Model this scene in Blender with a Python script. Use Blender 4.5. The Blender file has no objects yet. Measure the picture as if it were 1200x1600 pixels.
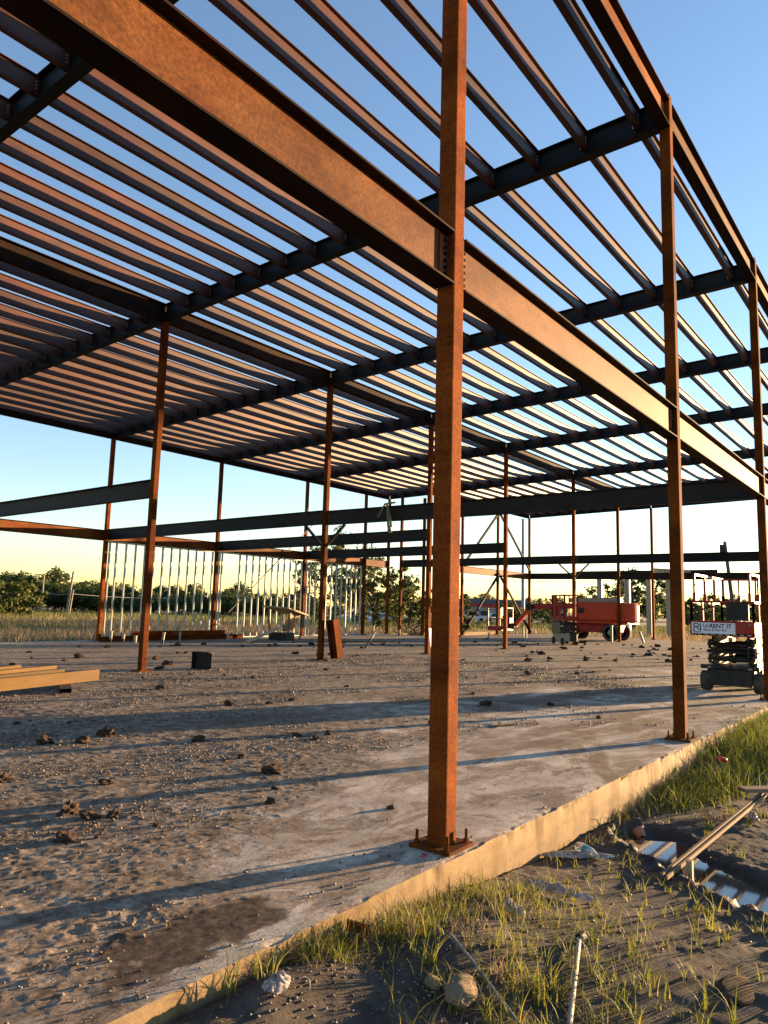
import bpy, math, random
import numpy as np
from mathutils import Vector, Matrix
R_ = math.radians
scene = bpy.context.scene
COL = scene.collection
rng = random.Random(7)
nr = np.random.RandomState(11)

# ------------------------------------------------------------------ camera, sky, sun, exposure
CAM = Vector((-4.551, -2.906, 1.6585))
FX = Vector((0.78642791, 0.60414023, 0.12863016))
RX = Vector((0.60620598, -0.79485149, 0.02693356))
UX = Vector((-0.11851352, -0.05679507, 0.99132682))
FPX = 1138.32
cam = bpy.data.cameras.new('camera')
cam.sensor_fit = 'VERTICAL'; cam.sensor_height = 32.0
cam.lens = FPX / 1600 * 32.0
cam.clip_start = 0.05; cam.clip_end = 3000
cam_o = bpy.data.objects.new('camera', cam); COL.objects.link(cam_o)
cam_o.matrix_world = Matrix(((RX.x, UX.x, -FX.x, CAM.x), (RX.y, UX.y, -FX.y, CAM.y), (RX.z, UX.z, -FX.z, CAM.z), (0, 0, 0, 1)))
scene.camera = cam_o

SUN_EL, SUN_AZ = R_(4.5), R_(-21.5)            # azimuth measured from +X towards +Y
to_sun = Vector((math.cos(SUN_EL)*math.cos(SUN_AZ), math.cos(SUN_EL)*math.sin(SUN_AZ), math.sin(SUN_EL)))
world = bpy.data.worlds.new('World'); scene.world = world; world.use_nodes = True
wn = world.node_tree; wn.nodes.clear()
sky = wn.nodes.new('ShaderNodeTexSky'); sky.sky_type = 'NISHITA'; sky.sun_disc = False
sky.sun_elevation = SUN_EL; sky.sun_rotation = math.atan2(to_sun.x, to_sun.y)
sky.altitude = 100; sky.air_density = 1.0; sky.dust_density = 0.0; sky.ozone_density = 2.0
bg = wn.nodes.new('ShaderNodeBackground'); bg.inputs[1].default_value = 0.088
wo = wn.nodes.new('ShaderNodeOutputWorld')
tint = wn.nodes.new('ShaderNodeMix'); tint.data_type = 'RGBA'; tint.blend_type = 'MULTIPLY'; tint.inputs[0].default_value = 1.0
tint.inputs[7].default_value = (1.10, 1.03, 1.10, 1)         # the phone's slightly violet white balance
wn.links.new(sky.outputs[0], tint.inputs[6]); wn.links.new(tint.outputs[2], bg.inputs[0]); wn.links.new(bg.outputs[0], wo.inputs[0])
sl = bpy.data.lights.new('sun', 'SUN'); sl.energy = 5.0; sl.angle = R_(0.5); sl.color = (1.0, 0.64, 0.32)
so = bpy.data.objects.new('sun', sl); COL.objects.link(so)
so.rotation_euler = to_sun.to_track_quat('Z', 'Y').to_euler()
scene.view_settings.view_transform = 'Standard'; scene.view_settings.look = 'None'
scene.view_settings.exposure = 2.5; scene.view_settings.gamma = 1; scene.view_settings.use_curve_mapping = False

# ------------------------------------------------------------------ helpers
def pix(x, y, depth):                          # a photo pixel (1200x1600) at a given forward depth
    return CAM + (FX + RX*((x-600)/FPX) + UX*((800-y)/FPX))*depth
def ground_pix(x, depth, z=-0.35):             # point on the ground under photo column x
    p = pix(x, 965, depth); return Vector((p.x, p.y, z))

def tag(o, label=None, cat=None, group=None, kind=None):
    if label: o['label'] = label
    if cat: o['category'] = cat
    if group: o['group'] = group
    if kind: o['kind'] = kind
    return o
def empty(name, loc=(0, 0, 0), rz=0.0, label=None, cat=None, group=None):
    o = bpy.data.objects.new(name, None); COL.objects.link(o)
    o.location = loc; o.rotation_euler = (0, 0, rz); o.empty_display_size = 0.2
    return tag(o, label, cat, group)
def link(name, mesh, parent=None, loc=(0, 0, 0), rot=(0, 0, 0)):
    o = bpy.data.objects.new(name, mesh); COL.objects.link(o)
    o.location = loc; o.rotation_euler = rot
    if parent: o.parent = parent
    return o
def copy_tree(o, parent=None):
    c = o.copy(); COL.objects.link(c); c.parent = parent
    for ch in list(o.children): copy_tree(ch, c)
    return c

class MB:
    def __init__(s): s.v = []; s.f = []; s.m = []
    def add(s, vs, fs, mi=0):
        b = len(s.v); s.v += [tuple(p) for p in vs]; s.f += [tuple(b+i for i in f) for f in fs]; s.m += [mi]*len(fs); return s
    def box(s, c, d, mi=0, rz=0.0, rx=0.0, ry=0.0, taper=1.0):
        M = Matrix.Rotation(rz, 3, 'Z') @ Matrix.Rotation(ry, 3, 'Y') @ Matrix.Rotation(rx, 3, 'X')
        vs = []
        for z in (-.5, .5):
            t = taper if z > 0 else 1.0
            for x, y in ((-.5, -.5), (.5, -.5), (.5, .5), (-.5, .5)):
                vs.append(M @ Vector((x*d[0]*t, y*d[1]*t, z*d[2])) + Vector(c))
        return s.add(vs, [(3, 2, 1, 0), (4, 5, 6, 7), (0, 1, 5, 4), (1, 2, 6, 5), (2, 3, 7, 6), (3, 0, 4, 7)], mi)
    def bbox(s, c, d, b=0.01, mi=0, rz=0.0):      # box with chamfered vertical and top edges
        x, y, z = d[0]/2, d[1]/2, d[2]/2
        pr = [(-x+b, -y), (x-b, -y), (x, -y+b), (x, y-b), (x-b, y), (-x+b, y), (-x, y-b), (-x, -y+b)]
        k = 1-2*b/max(d[0], d[1], 1e-6)
        ring = lambda zz, q: [(a*q, c_*q, zz) for a, c_ in pr]
        M = Matrix.Rotation(rz, 3, 'Z')
        vs = [M @ Vector(p) + Vector(c) for p in ring(-z, k)+ring(-z+b, 1)+ring(z-b, 1)+ring(z, k)]
        fs = [tuple(range(7, -1, -1)), tuple(range(24, 32))]
        for r in range(3):
            for i in range(8):
                j = (i+1) % 8; fs.append((r*8+i, r*8+j, r*8+8+j, r*8+8+i))
        return s.add(vs, fs, mi)
    def prism(s, prof, p0, p1, up=(0, 0, 1), mi=0):   # 2-D profile (side, up) swept from p0 to p1
        p0 = Vector(p0); p1 = Vector(p1); d = (p1-p0).normalized()
        sd = d.cross(Vector(up))
        if sd.length < 1e-5: sd = d.cross(Vector((1, 0, 0)))
        sd.normalize(); u = sd.cross(d)
        n = len(prof)
        vs = [p0+sd*a+u*b for a, b in prof]+[p1+sd*a+u*b for a, b in prof]
        fs = [tuple(range(n)), tuple(range(2*n-1, n-1, -1))]+[(i, i+n, (i+1) % n+n, (i+1) % n) for i in range(n)]
        return s.add(vs, fs, mi)
    def bar(s, p0, p1, w, h, mi=0, up=(0, 0, 1)):
        return s.prism([(-w/2, -h/2), (-w/2, h/2), (w/2, h/2), (w/2, -h/2)], p0, p1, up, mi)
    def tube(s, p0, p1, r, n=8, mi=0, r1=None):
        p0 = Vector(p0); p1 = Vector(p1); d = (p1-p0).normalized()
        a = d.orthogonal().normalized(); b = d.cross(a); r1 = r if r1 is None else r1
        vs = [p0+(a*math.cos(t)+b*math.sin(t))*r for t in [2*math.pi*i/n for i in range(n)]]
        vs += [p1+(a*math.cos(t)+b*math.sin(t))*r1 for t in [2*math.pi*i/n for i in range(n)]]
        return s.add(vs, [tuple(range(n-1, -1, -1)), tuple(range(n, 2*n))]+[(i, (i+1) % n, (i+1) % n+n, i+n) for i in range(n)], mi)
    def path(s, pts, r, n=6, mi=0):
        pts = [Vector(p) for p in pts]; rings = []
        for i, p in enumerate(pts):
            d = (pts[min(i+1, len(pts)-1)]-pts[max(i-1, 0)]).normalized()
            a = Vector((0, 0, 1)).cross(d)
            if a.length < .05: a = d.orthogonal()
            a.normalize(); b = d.cross(a)
            rr = r[i] if isinstance(r, (list, tuple)) else r
            rings.append([p+(a*math.cos(2*math.pi*k/n)+b*math.sin(2*math.pi*k/n))*rr for k in range(n)])
        vs = [q for g in rings for q in g]; fs = [tuple(range(n-1, -1, -1)), tuple(range(len(vs)-n, len(vs)))]
        for i in range(len(pts)-1):
            for k in range(n): fs.append((i*n+k, i*n+(k+1) % n, (i+1)*n+(k+1) % n, (i+1)*n+k))
        return s.add(vs, fs, mi)
    def lathe(s, prof, c=(0, 0, 0), axis='Z', n=20, mi=0):     # (radius, along) profile
        vs = []
        for r, t in prof:
            for k in range(n):
                a = 2*math.pi*k/n; x, y = r*math.cos(a), r*math.sin(a)
                p = {'Z': (x, y, t), 'Y': (x, t, y), 'X': (t, x, y)}[axis]
                vs.append((p[0]+c[0], p[1]+c[1], p[2]+c[2]))
        fs = []
        for i in range(len(prof)-1):
            for k in range(n): fs.append((i*n+k, i*n+(k+1) % n, (i+1)*n+(k+1) % n, (i+1)*n+k))
        fs += [tuple(range(n)), tuple(range(len(vs)-n, len(vs)))]
        return s.add(vs, fs, mi)
    def mesh(s, name, mats, smooth=False):
        me = bpy.data.meshes.new(name); me.from_pydata(s.v, [], s.f)
        for m in (mats if isinstance(mats, (list, tuple)) else [mats]): me.materials.append(m)
        me.polygons.foreach_set('material_index', s.m)
        if smooth: me.polygons.foreach_set('use_smooth', [True]*len(s.f))
        me.update(); return me
    def build(s, name, mats, parent=None, smooth=False, loc=(0, 0, 0), rot=(0, 0, 0)):
        return link(name, s.mesh(name, mats, smooth), parent, loc, rot)

def np_mesh(name, verts, quads, mat, smooth=False, attrs=None, tris=None):
    me = bpy.data.meshes.new(name)
    nv = len(verts); me.vertices.add(nv); me.vertices.foreach_set('co', np.asarray(verts, np.float32).ravel())
    parts = []
    if quads is not None and len(quads): parts.append((np.asarray(quads, np.int32), 4))
    if tris is not None and len(tris): parts.append((np.asarray(tris, np.int32), 3))
    loops = np.concatenate([p.ravel() for p, _ in parts]); cnt = np.concatenate([np.full(len(p), k, np.int32) for p, k in parts])
    me.loops.add(len(loops)); me.loops.foreach_set('vertex_index', loops)
    me.polygons.add(len(cnt)); st = np.zeros(len(cnt), np.int32); st[1:] = np.cumsum(cnt)[:-1]
    me.polygons.foreach_set('loop_start', st); me.polygons.foreach_set('loop_total', cnt)
    if smooth: me.polygons.foreach_set('use_smooth', np.ones(len(cnt), bool))
    me.materials.append(mat)
    for k, a in (attrs or {}).items():
        at = me.attributes.new(k, 'FLOAT', 'POINT'); at.data.foreach_set('value', np.asarray(a, np.float32))
    me.update(calc_edges=True); me.validate(); return me

_perm = np.random.RandomState(5).rand(256, 256)
def vn(x, y, s=0):
    x = np.asarray(x, float)+s*17.31; y = np.asarray(y, float)+s*9.77
    ix = np.floor(x).astype(int); iy = np.floor(y).astype(int); fx = x-ix; fy = y-iy
    fx = fx*fx*(3-2*fx); fy = fy*fy*(3-2*fy)
    g = lambda a, b: _perm[a % 256, b % 256]
    return (g(ix, iy)*(1-fx)+g(ix+1, iy)*fx)*(1-fy)+(g(ix, iy+1)*(1-fx)+g(ix+1, iy+1)*fx)*fy
def fbm(x, y, s=0, o=4, gain=.5):
    t = 0; a = 1; n = 0
    for i in range(o): t = t+a*vn(x*2**i, y*2**i, s+i*3); n += a; a *= gain
    return t/n
def sstep(a, b, x):
    t = np.clip((x-a)/(b-a), 0, 1); return t*t*(3-2*t)

# ------------------------------------------------------------------ materials
def nodes(name):
    m = bpy.data.materials.new(name); m.use_nodes = True; t = m.node_tree
    return m, t, t.nodes['Principled BSDF']
def N(t, kind, **kw):
    n = t.nodes.new(kind)
    for k, v in kw.items():
        if k.startswith('i_'): n.inputs[k[2:].replace('_', ' ')].default_value = v
        else: setattr(n, k, v)
    return n
def ramp(t, src, stops):
    r = t.nodes.new('ShaderNodeValToRGB'); el = r.color_ramp.elements
    while len(el) > 1: el.remove(el[-1])
    el[0].position = stops[0][0]; el[0].color = (*stops[0][1], 1)
    for p, c in stops[1:]:
        e = el.new(p); e.color = (*c, 1)
    t.links.new(src, r.inputs[0]); return r.outputs[0]
def mix(t, fac, a, b, mode='MIX'):
    n = t.nodes.new('ShaderNodeMix'); n.data_type = 'RGBA'; n.blend_type = mode
    for i, v in ((0, fac), (6, a), (7, b)):
        if hasattr(v, 'links'): t.links.new(v, n.inputs[i])
        elif i == 0: n.inputs[0].default_value = v
        else: n.inputs[i].default_value = (*v, 1)
    return n.outputs[2]
def coords(t, jitter=True):
    tc = t.nodes.new('ShaderNodeTexCoord')
    if not jitter: return tc.outputs['Object']
    oi = t.nodes.new('ShaderNodeObjectInfo')
    mu = N(t, 'ShaderNodeMath', operation='MULTIPLY'); mu.inputs[1].default_value = 37.0
    t.links.new(oi.outputs['Random'], mu.inputs[0])
    va = N(t, 'ShaderNodeVectorMath', operation='ADD')
    t.links.new(tc.outputs['Object'], va.inputs[0]); t.links.new(mu.outputs[0], va.inputs[1]); return va.outputs[0]
def noise(t, co, scale, detail=6, rough=.6, stretch=None, dist=0):
    if stretch:
        mp = t.nodes.new('ShaderNodeMapping'); mp.inputs['Scale'].default_value = stretch
        t.links.new(co, mp.inputs[0]); co = mp.outputs[0]
    n = N(t, 'ShaderNodeTexNoise', i_Scale=scale, i_Detail=detail, i_Roughness=rough, i_Distortion=dist)
    t.links.new(co, n.inputs['Vector']); return n.outputs[0]
def bump(t, p, h, strength=.3, dist=.01):
    b = t.nodes.new('ShaderNodeBump'); b.inputs['Strength'].default_value = strength; b.inputs['Distance'].default_value = dist
    t.links.new(h, b.inputs['Height']); t.links.new(b.outputs[0], p.inputs['Normal'])
def rust(name, stops, rough=.75, scale=6, grain=60, stretch=None, spec=.3, var=.35):
    m, t, p = nodes(name); co = coords(t)
    a = noise(t, co, scale, 8, .65, stretch); c = ramp(t, a, stops)
    g = noise(t, co, grain, 5, .8)
    gg = ramp(t, g, [(.3, (1-var,)*3), (.7, (1+var*.6,)*3)])
    c = mix(t, 1.0, c, gg, 'MULTIPLY')
    pt = ramp(t, noise(t, co, .9, 9, .72, stretch), [(.34, (.52, .48, .48)), (.5, (1, 1, 1)), (.66, (1.35, 1.4, 1.5))]); c = mix(t, .85, c, pt, 'MULTIPLY')
    oi = t.nodes.new('ShaderNodeObjectInfo')
    ov = ramp(t, oi.outputs['Random'], [(0, (.68, .70, .72)), (.5, (1, 1, 1)), (1, (1.28, 1.16, 1.1))])
    c = mix(t, 1.0, c, ov, 'MULTIPLY')
    t.links.new(c, p.inputs['Base Color']); p.inputs['Roughness'].default_value = rough
    p.inputs['Specular IOR Level'].default_value = spec
    bump(t, p, g, .15, .0012); return m
def plain(name, col, rough=.6, metal=0, var=.15, scale=12, dirt=None, spec=.22):
    m, t, p = nodes(name); co = coords(t)
    a = noise(t, co, scale, 6, .6)
    c = ramp(t, a, [(.3, tuple(x*(1-var) for x in col)), (.7, tuple(min(1, x*(1+var)) for x in col))])
    if dirt:
        d = ramp(t, noise(t, co, 3.5, 8, .7), [(.45, (0, 0, 0)), (.68, (1, 1, 1))]); c = mix(t, d, c, dirt)
    t.links.new(c, p.inputs['Base Color']); p.inputs['Roughness'].default_value = rough; p.inputs['Metallic'].default_value = metal
    p.inputs['Specular IOR Level'].default_value = spec
    return m
M = {}
M['rust_col'] = rust('rust_column', [(.25, (0.0527, 0.01178, 0.00217)), (.45, (0.1178, 0.02914, 0.00372)), (.6, (0.155, 0.04216, 0.00558)), (.78, (0.0837, 0.01984, 0.0031))], .9, 3.0, 38, (1, 1, .35), .08, .6)
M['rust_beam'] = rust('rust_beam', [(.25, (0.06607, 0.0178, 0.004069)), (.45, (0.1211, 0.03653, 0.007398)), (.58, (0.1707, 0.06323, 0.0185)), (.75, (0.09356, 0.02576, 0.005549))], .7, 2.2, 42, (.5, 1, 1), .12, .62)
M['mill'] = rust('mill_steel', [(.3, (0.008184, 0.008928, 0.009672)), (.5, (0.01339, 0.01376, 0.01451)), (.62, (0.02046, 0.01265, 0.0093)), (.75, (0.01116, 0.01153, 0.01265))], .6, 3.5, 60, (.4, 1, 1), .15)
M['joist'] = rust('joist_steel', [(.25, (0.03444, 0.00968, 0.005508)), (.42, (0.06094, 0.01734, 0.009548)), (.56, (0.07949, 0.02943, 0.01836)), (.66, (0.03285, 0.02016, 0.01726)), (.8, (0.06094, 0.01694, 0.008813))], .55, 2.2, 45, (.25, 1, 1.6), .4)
M['scale'] = rust('mill_scale_flange_shade', [(.3, (0.01092, 0.00546, 0.00336)), (.5, (0.021, 0.00882, 0.00462)), (.62, (0.0357, 0.01428, 0.0063)), (.78, (0.01596, 0.00756, 0.00462))], .8, 3.0, 80, (.5, 1, 1), .1)  # dark scaled steel; on beam flanges it paints the shade of the undersides
M['galv'] = plain('galvanised', (0.2695, 0.2895, 0.2794), .5, .3, .12, 20)
M['concrete_side'] = None

def slab_mat():
    m, t, p = nodes('slab_mud')
    tc = t.nodes.new('ShaderNodeTexCoord'); co = tc.outputs['Object']
    at = N(t, 'ShaderNodeAttribute', attribute_name='mud'); wt = N(t, 'ShaderNodeAttribute', attribute_name='wet'); tk = N(t, 'ShaderNodeAttribute', attribute_name='track')
    conc = ramp(t, noise(t, co, 1.6, 12, .78), [(.30, (.20, .160, .125)), (.45, (.33, .285, .232)), (.55, (.43, .38, .322)), (.66, (.54, .495, .435))])
    # thin mud film: hard irregular edges, drawn out along the way things were dragged
    f1 = noise(t, co, 1.15, 13, .76, (.75, 1.5, 1), .6)
    film = ramp(t, f1, [(.485, (0, 0, 0)), (.525, (.75, .75, .75)), (.60, (1, 1, 1))])
    filmc = ramp(t, noise(t, co, 9, 9, .75), [(.32, (.105, .075, .052)), (.5, (.185, .140, .102)), (.68, (.27, .215, .165))])
    c = mix(t, film, conc, filmc)
    mud = ramp(t, noise(t, co, 6, 13, .80), [(.32, (.040, .027, .019)), (.44, (.115, .085, .060)), (.53, (.215, .168, .124)), (.62, (.34, .28, .215)), (.72, (.13, .096, .070))])
    mk = N(t, 'ShaderNodeMath', operation='MULTIPLY_ADD'); mk.inputs[1].default_value = 1.9; mk.inputs[2].default_value = -.95; t.links.new(noise(t, co, 2.3, 12, .78), mk.inputs[0])
    ma = N(t, 'ShaderNodeMath', operation='ADD', use_clamp=True); t.links.new(at.outputs['Fac'], ma.inputs[0]); t.links.new(mk.outputs[0], ma.inputs[1])
    me_ = ramp(t, ma.outputs[0], [(.28, (0, 0, 0)), (.50, (1, 1, 1))])
    c = mix(t, me_, c, mud)
    big = ramp(t, noise(t, co, .55, 9, .74, (.6, 1.3, 1)), [(.38, (.62, .60, .57)), (.52, (1, 1, 1)), (.66, (1.2, 1.18, 1.16))]); c = mix(t, .9, c, big, 'MULTIPLY')
    fine = ramp(t, noise(t, co, 55, 8, .8), [(.34, (.38, .36, .34)), (.50, (1, 1, 1)), (.66, (1.5, 1.46, 1.4))]); c = mix(t, .85, c, fine, 'MULTIPLY')
    c = mix(t, tk.outputs['Fac'], c, (.12, .076, .048))
    wn_ = N(t, 'ShaderNodeMath', operation='MULTIPLY_ADD'); wn_.inputs[1].default_value = 1.3; wn_.inputs[2].default_value = -.65; t.links.new(noise(t, co, 7, 10, .75), wn_.inputs[0])
    wa = N(t, 'ShaderNodeMath', operation='ADD', use_clamp=True); t.links.new(wt.outputs['Fac'], wa.inputs[0]); t.links.new(wn_.outputs[0], wa.inputs[1])
    we = ramp(t, wa.outputs[0], [(.34, (0, 0, 0)), (.46, (.5, .5, .5)), (.72, (.95, .95, .95))])
    wet_c = ramp(t, noise(t, co, 16, 8, .7), [(.36, (.018, .011, .007)), (.5, (.045, .030, .021)), (.64, (.11, .078, .056))]); c = mix(t, we, c, wet_c)
    t.links.new(c, p.inputs['Base Color'])
    p.inputs['Roughness'].default_value = .92; p.inputs['Specular IOR Level'].default_value = .2
    h = noise(t, co, 48, 9, .8); bump(t, p, h, .5, .008)
    return m
M['slab'] = slab_mat()
def side_mat():
    m, t, p = nodes('slab_side'); tc = t.nodes.new('ShaderNodeTexCoord'); co = tc.outputs['Object']
    c = ramp(t, noise(t, co, 2.5, 9, .7, (.5, 1, 1.5)), [(.28, (.10, .066, .034)), (.46, (.205, .145, .078)), (.6, (.25, .185, .105)), (.8, (.15, .105, .057))])
    pit = ramp(t, noise(t, co, 60, 4, .6), [(.28, (.45, .42, .4)), (.4, (1, 1, 1))]); c = mix(t, 1, c, pit, 'MULTIPLY')
    st = ramp(t, noise(t, co, 2.6, 6, .65, (1.6, 1, .25)), [(.36, (.55, .48, .42)), (.52, (1, 1, 1))]); c = mix(t, .8, c, st, 'MULTIPLY')
    sx = t.nodes.new('ShaderNodeSeparateXYZ'); t.links.new(co, sx.inputs[0]); mz = N(t, 'ShaderNodeMapRange'); mz.inputs[1].default_value = -.34; mz.inputs[2].default_value = -.10; mz.inputs[3].default_value = .62; mz.inputs[4].default_value = .08
    t.links.new(sx.outputs[2], mz.inputs[0]); ds = N(t, 'ShaderNodeMath', operation='MULTIPLY_ADD'); ds.inputs[1].default_value = 2.2; ds.inputs[2].default_value = -.55; t.links.new(noise(t, co, 7, 8, .72), ds.inputs[0]); dm = N(t, 'ShaderNodeMath', operation='MULTIPLY', use_clamp=True); t.links.new(mz.outputs[0], dm.inputs[0]); t.links.new(ds.outputs[0], dm.inputs[1]); c = mix(t, dm.outputs[0], c, (.085, .06, .038))
    t.links.new(c, p.inputs['Base Color']); p.inputs['Roughness'].default_value = .9; p.inputs['Specular IOR Level'].default_value = .2
    bump(t, p, noise(t, co, 45, 8, .7), .4, .006); return m
M['side'] = side_mat()
def ground_mat():
    m, t, p = nodes('mud_ground'); tc = t.nodes.new('ShaderNodeTexCoord'); co = tc.outputs['Object']
    wet = N(t, 'ShaderNodeAttribute', attribute_name='wet'); fld = N(t, 'ShaderNodeAttribute', attribute_name='field')
    c = ramp(t, noise(t, co, 4.5, 10, .72), [(.28, (.018, .0145, .0115)), (.45, (.046, .037, .029)), (.6, (.088, .071, .056)), (.78, (.034, .027, .021))])
    fine = ramp(t, noise(t, co, 70, 6, .75), [(.3, (.55, .55, .55)), (.55, (1, 1, 1)), (.74, (1.6, 1.5, 1.4))]); c = mix(t, .85, c, fine, 'MULTIPLY')
    c = mix(t, wet.outputs['Fac'], c, (.020, .016, .013))
    f1 = ramp(t, noise(t, co, .12, 6, .65), [(.35, (.10, .10, .035)), (.5, (.21, .155, .08)), (.68, (.27, .20, .115))])
    c = mix(t, fld.outputs['Fac'], c, f1)
    t.links.new(c, p.inputs['Base Color'])
    r = N(t, 'ShaderNodeMapRange'); r.inputs[3].default_value = .92; r.inputs[4].default_value = .5
    t.links.new(wet.outputs['Fac'], r.inputs[0]); t.links.new(r.outputs[0], p.inputs['Roughness'])
    p.inputs['Specular IOR Level'].default_value = .3
    bump(t, p, noise(t, co, 40, 9, .75), .6, .012); return m
M['ground'] = ground_mat()
def water_mat():
    m, t, p = nodes('puddle_water'); p.inputs['Base Color'].default_value = (.07, .052, .036, 1); p.inputs['Roughness'].default_value = .03
    p.inputs['IOR'].default_value = 1.45; p.inputs['Specular IOR Level'].default_value = .9; return m
M['water'] = water_mat()
def leaf_mat(name, stops, trans=.35, scale=1.5):
    m, t, p = nodes(name); geo = t.nodes.new('ShaderNodeNewGeometry')
    oi = t.nodes.new('ShaderNodeObjectInfo'); ad = N(t, 'ShaderNodeMath', operation='ADD'); mu = N(t, 'ShaderNodeMath', operation='MULTIPLY'); mu.inputs[1].default_value = .35
    t.links.new(oi.outputs['Random'], mu.inputs[0])
    t.links.new(geo.outputs['Random Per Island'], ad.inputs[0]); t.links.new(mu.outputs[0], ad.inputs[1])
    d = N(t, 'ShaderNodeMath', operation='DIVIDE'); d.inputs[1].default_value = 1.35; t.links.new(ad.outputs[0], d.inputs[0])
    c = ramp(t, d.outputs[0], stops); t.links.new(c, p.inputs['Base Color'])
    p.inputs['Roughness'].default_value = .6; p.inputs['Specular IOR Level'].default_value = .25
    tr = t.nodes.new('ShaderNodeBsdfTranslucent'); t.links.new(c, tr.inputs[0])
    ms = t.nodes.new('ShaderNodeMixShader'); ms.inputs[0].default_value = trans
    out = t.nodes['Material Output']; t.links.new(p.outputs[0], ms.inputs[1]); t.links.new(tr.outputs[0], ms.inputs[2]); t.links.new(ms.outputs[0], out.inputs[0])
    return m
M['leaf_dark'] = leaf_mat('leaf_dark', [(0, (.028, .045, .014)), (.5, (.055, .082, .024)), (1, (.10, .13, .038))], .3)
M['leaf_olive'] = leaf_mat('leaf_olive', [(0, (0.0375, 0.0525, 0.0135)), (.5, (0.075, 0.09, 0.021)), (1, (0.1275, 0.135, 0.03375))], .35)
M['grass'] = leaf_mat('grass_green', [(0, (0.06851, 0.09452, 0.01233)), (.5, (0.1371, 0.1655, 0.02158)), (.85, (0.2054, 0.2127, 0.03699)), (1, (0.3084, 0.2364, 0.07399))], .45)
M['grass_sparse'] = leaf_mat('grass_sprout', [(0, (0.08705, 0.1138, 0.01516)), (.6, (0.1915, 0.1971, 0.03033)), (1, (0.3482, 0.2502, 0.07582))], .45)
M['grass_dry'] = leaf_mat('grass_dry', [(0, (0.1248, 0.0858, 0.0468)), (.5, (0.234, 0.1716, 0.1014)), (1, (0.3276, 0.2574, 0.156))], .35)
M['grass_field'] = leaf_mat('grass_field', [(0, (0.0546, 0.078, 0.0195)), (.6, (0.117, 0.1326, 0.0351)), (1, (0.2106, 0.1872, 0.0702))], .35)
M['bark'] = plain('bark', (.11, .085, .065), .9, 0, .4, 6)
M['clod'] = None
def clod_mat(name, a, b, c3):
    m, t, p = nodes(name); co = coords(t)
    c = ramp(t, noise(t, co, 14, 8, .7), [(.3, a), (.5, b), (.75, c3)]); t.links.new(c, p.inputs['Base Color'])
    p.inputs['Roughness'].default_value = .95; p.inputs['Specular IOR Level'].default_value = .15
    bump(t, p, noise(t, co, 40, 8, .7), .7, .01); return m
M['clod'] = clod_mat('mud_clod', (0.025, 0.016, 0.011), (0.05, 0.0325, 0.0225), (0.085, 0.0575, 0.04))
M['crumb'] = leaf_mat('mud_crumb', [(0, (.035, .024, .017)), (.45, (.10, .074, .054)), (.8, (.19, .15, .115)), (1, (.36, .31, .255))], 0.0)
M['gravel'] = leaf_mat('gravel', [(0, (.05, .042, .034)), (.5, (.12, .10, .082)), (.88, (.20, .175, .15)), (1, (.42, .39, .36))], 0.0)
M['red'] = plain('lift_red', (0.27, 0.0165, 0.0105), .5, 0, .12, 4, (0.18, 0.045, 0.02625))
M['orange'] = plain('boom_orange', (0.459, 0.0459, 0.01469), .5, 0, .1, 3, (0.3122, 0.07803, 0.03672))
M['black'] = plain('black_steel', (0.011, 0.011, 0.012), .55, 0, .3, 9, (0.045, 0.0375, 0.03))
M['dark_grey'] = plain('dark_grey_paint', (0.0135, 0.01418, 0.01485), .55, 0, .2, 7, (0.02925, 0.02475, 0.02025))
M['rubber'] = plain('tyre_rubber', (0.03, 0.0288, 0.0276), .85, 0, .3, 8, (0.102, 0.084, 0.066))
M['cream'] = plain('cream_paint_arm_sun', (0.144, 0.129, 0.072), .5, 0, .1, 6, (0.102, 0.084, 0.054))  # panel paint of the small lift, and painted sun on the scissor arms
M['beige'] = plain('boom_beige', (0.27, 0.24, 0.18), .55, 0, .1, 4)
M['white'] = plain('white_plastic', (0.468, 0.462, 0.444), .4, 0, .05, 10)
M['white_old'] = plain('white_weathered', (0.297, 0.279, 0.243), .5, 0, .15, 14, (0.18, 0.1485, 0.1125))
M['wood'] = rust('pale_wood', [(.3, (0.273, 0.1911, 0.1092)), (.5, (0.4004, 0.3003, 0.182)), (.7, (0.3276, 0.2366, 0.1365))], .75, 4, 60, (.15, 3, 3), .3, .2)
M['wood_old'] = rust('old_wood', [(.3, (0.119, 0.077, 0.0455)), (.5, (0.189, 0.1295, 0.0805)), (.7, (0.231, 0.175, 0.119))], .85, 4, 60, (.15, 3, 3), .2, .25)
M['tan_steel'] = rust('tan_primed_steel', [(.3, (0.0594, 0.03176, 0.005524)), (.5, (0.07425, 0.04143, 0.007731)), (.7, (0.06237, 0.03369, 0.006077))], .6, 2, 50, (.3, 1, 1), .1, .12)
M['navy'] = plain('navy_print', (.012, .016, .05), .5, 0, .05)
M['sign_white'] = plain('sign_white', (.62, .64, .68), .5, 0, .04)
M['pole'] = plain('pole_wood', (0.216, 0.18, 0.138), .85, 0, .25, 5)
M['pole_dark'] = plain('pole_dark_wood', (.10, .08, .06), .85, 0, .25, 5)
M['grey_metal'] = plain('grey_metal', (0.165, 0.176, 0.1815), .5, .3, .1, 3)
M['rock'] = clod_mat('sandstone', (0.124, 0.0868, 0.0558), (0.2108, 0.155, 0.1054), (0.2728, 0.217, 0.1612))
M['film'] = None
def film_mat():
    m, t, p = nodes('plastic_film'); co = coords(t)
    c = ramp(t, noise(t, co, 18, 6, .7), [(.35, (.16, .125, .10)), (.52, (.34, .29, .255)), (.66, (.52, .49, .46))]); t.links.new(c, p.inputs['Base Color'])
    p.inputs['Roughness'].default_value = .25; p.inputs['Transmission Weight'].default_value = .35; return m
M['film'] = film_mat()
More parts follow.
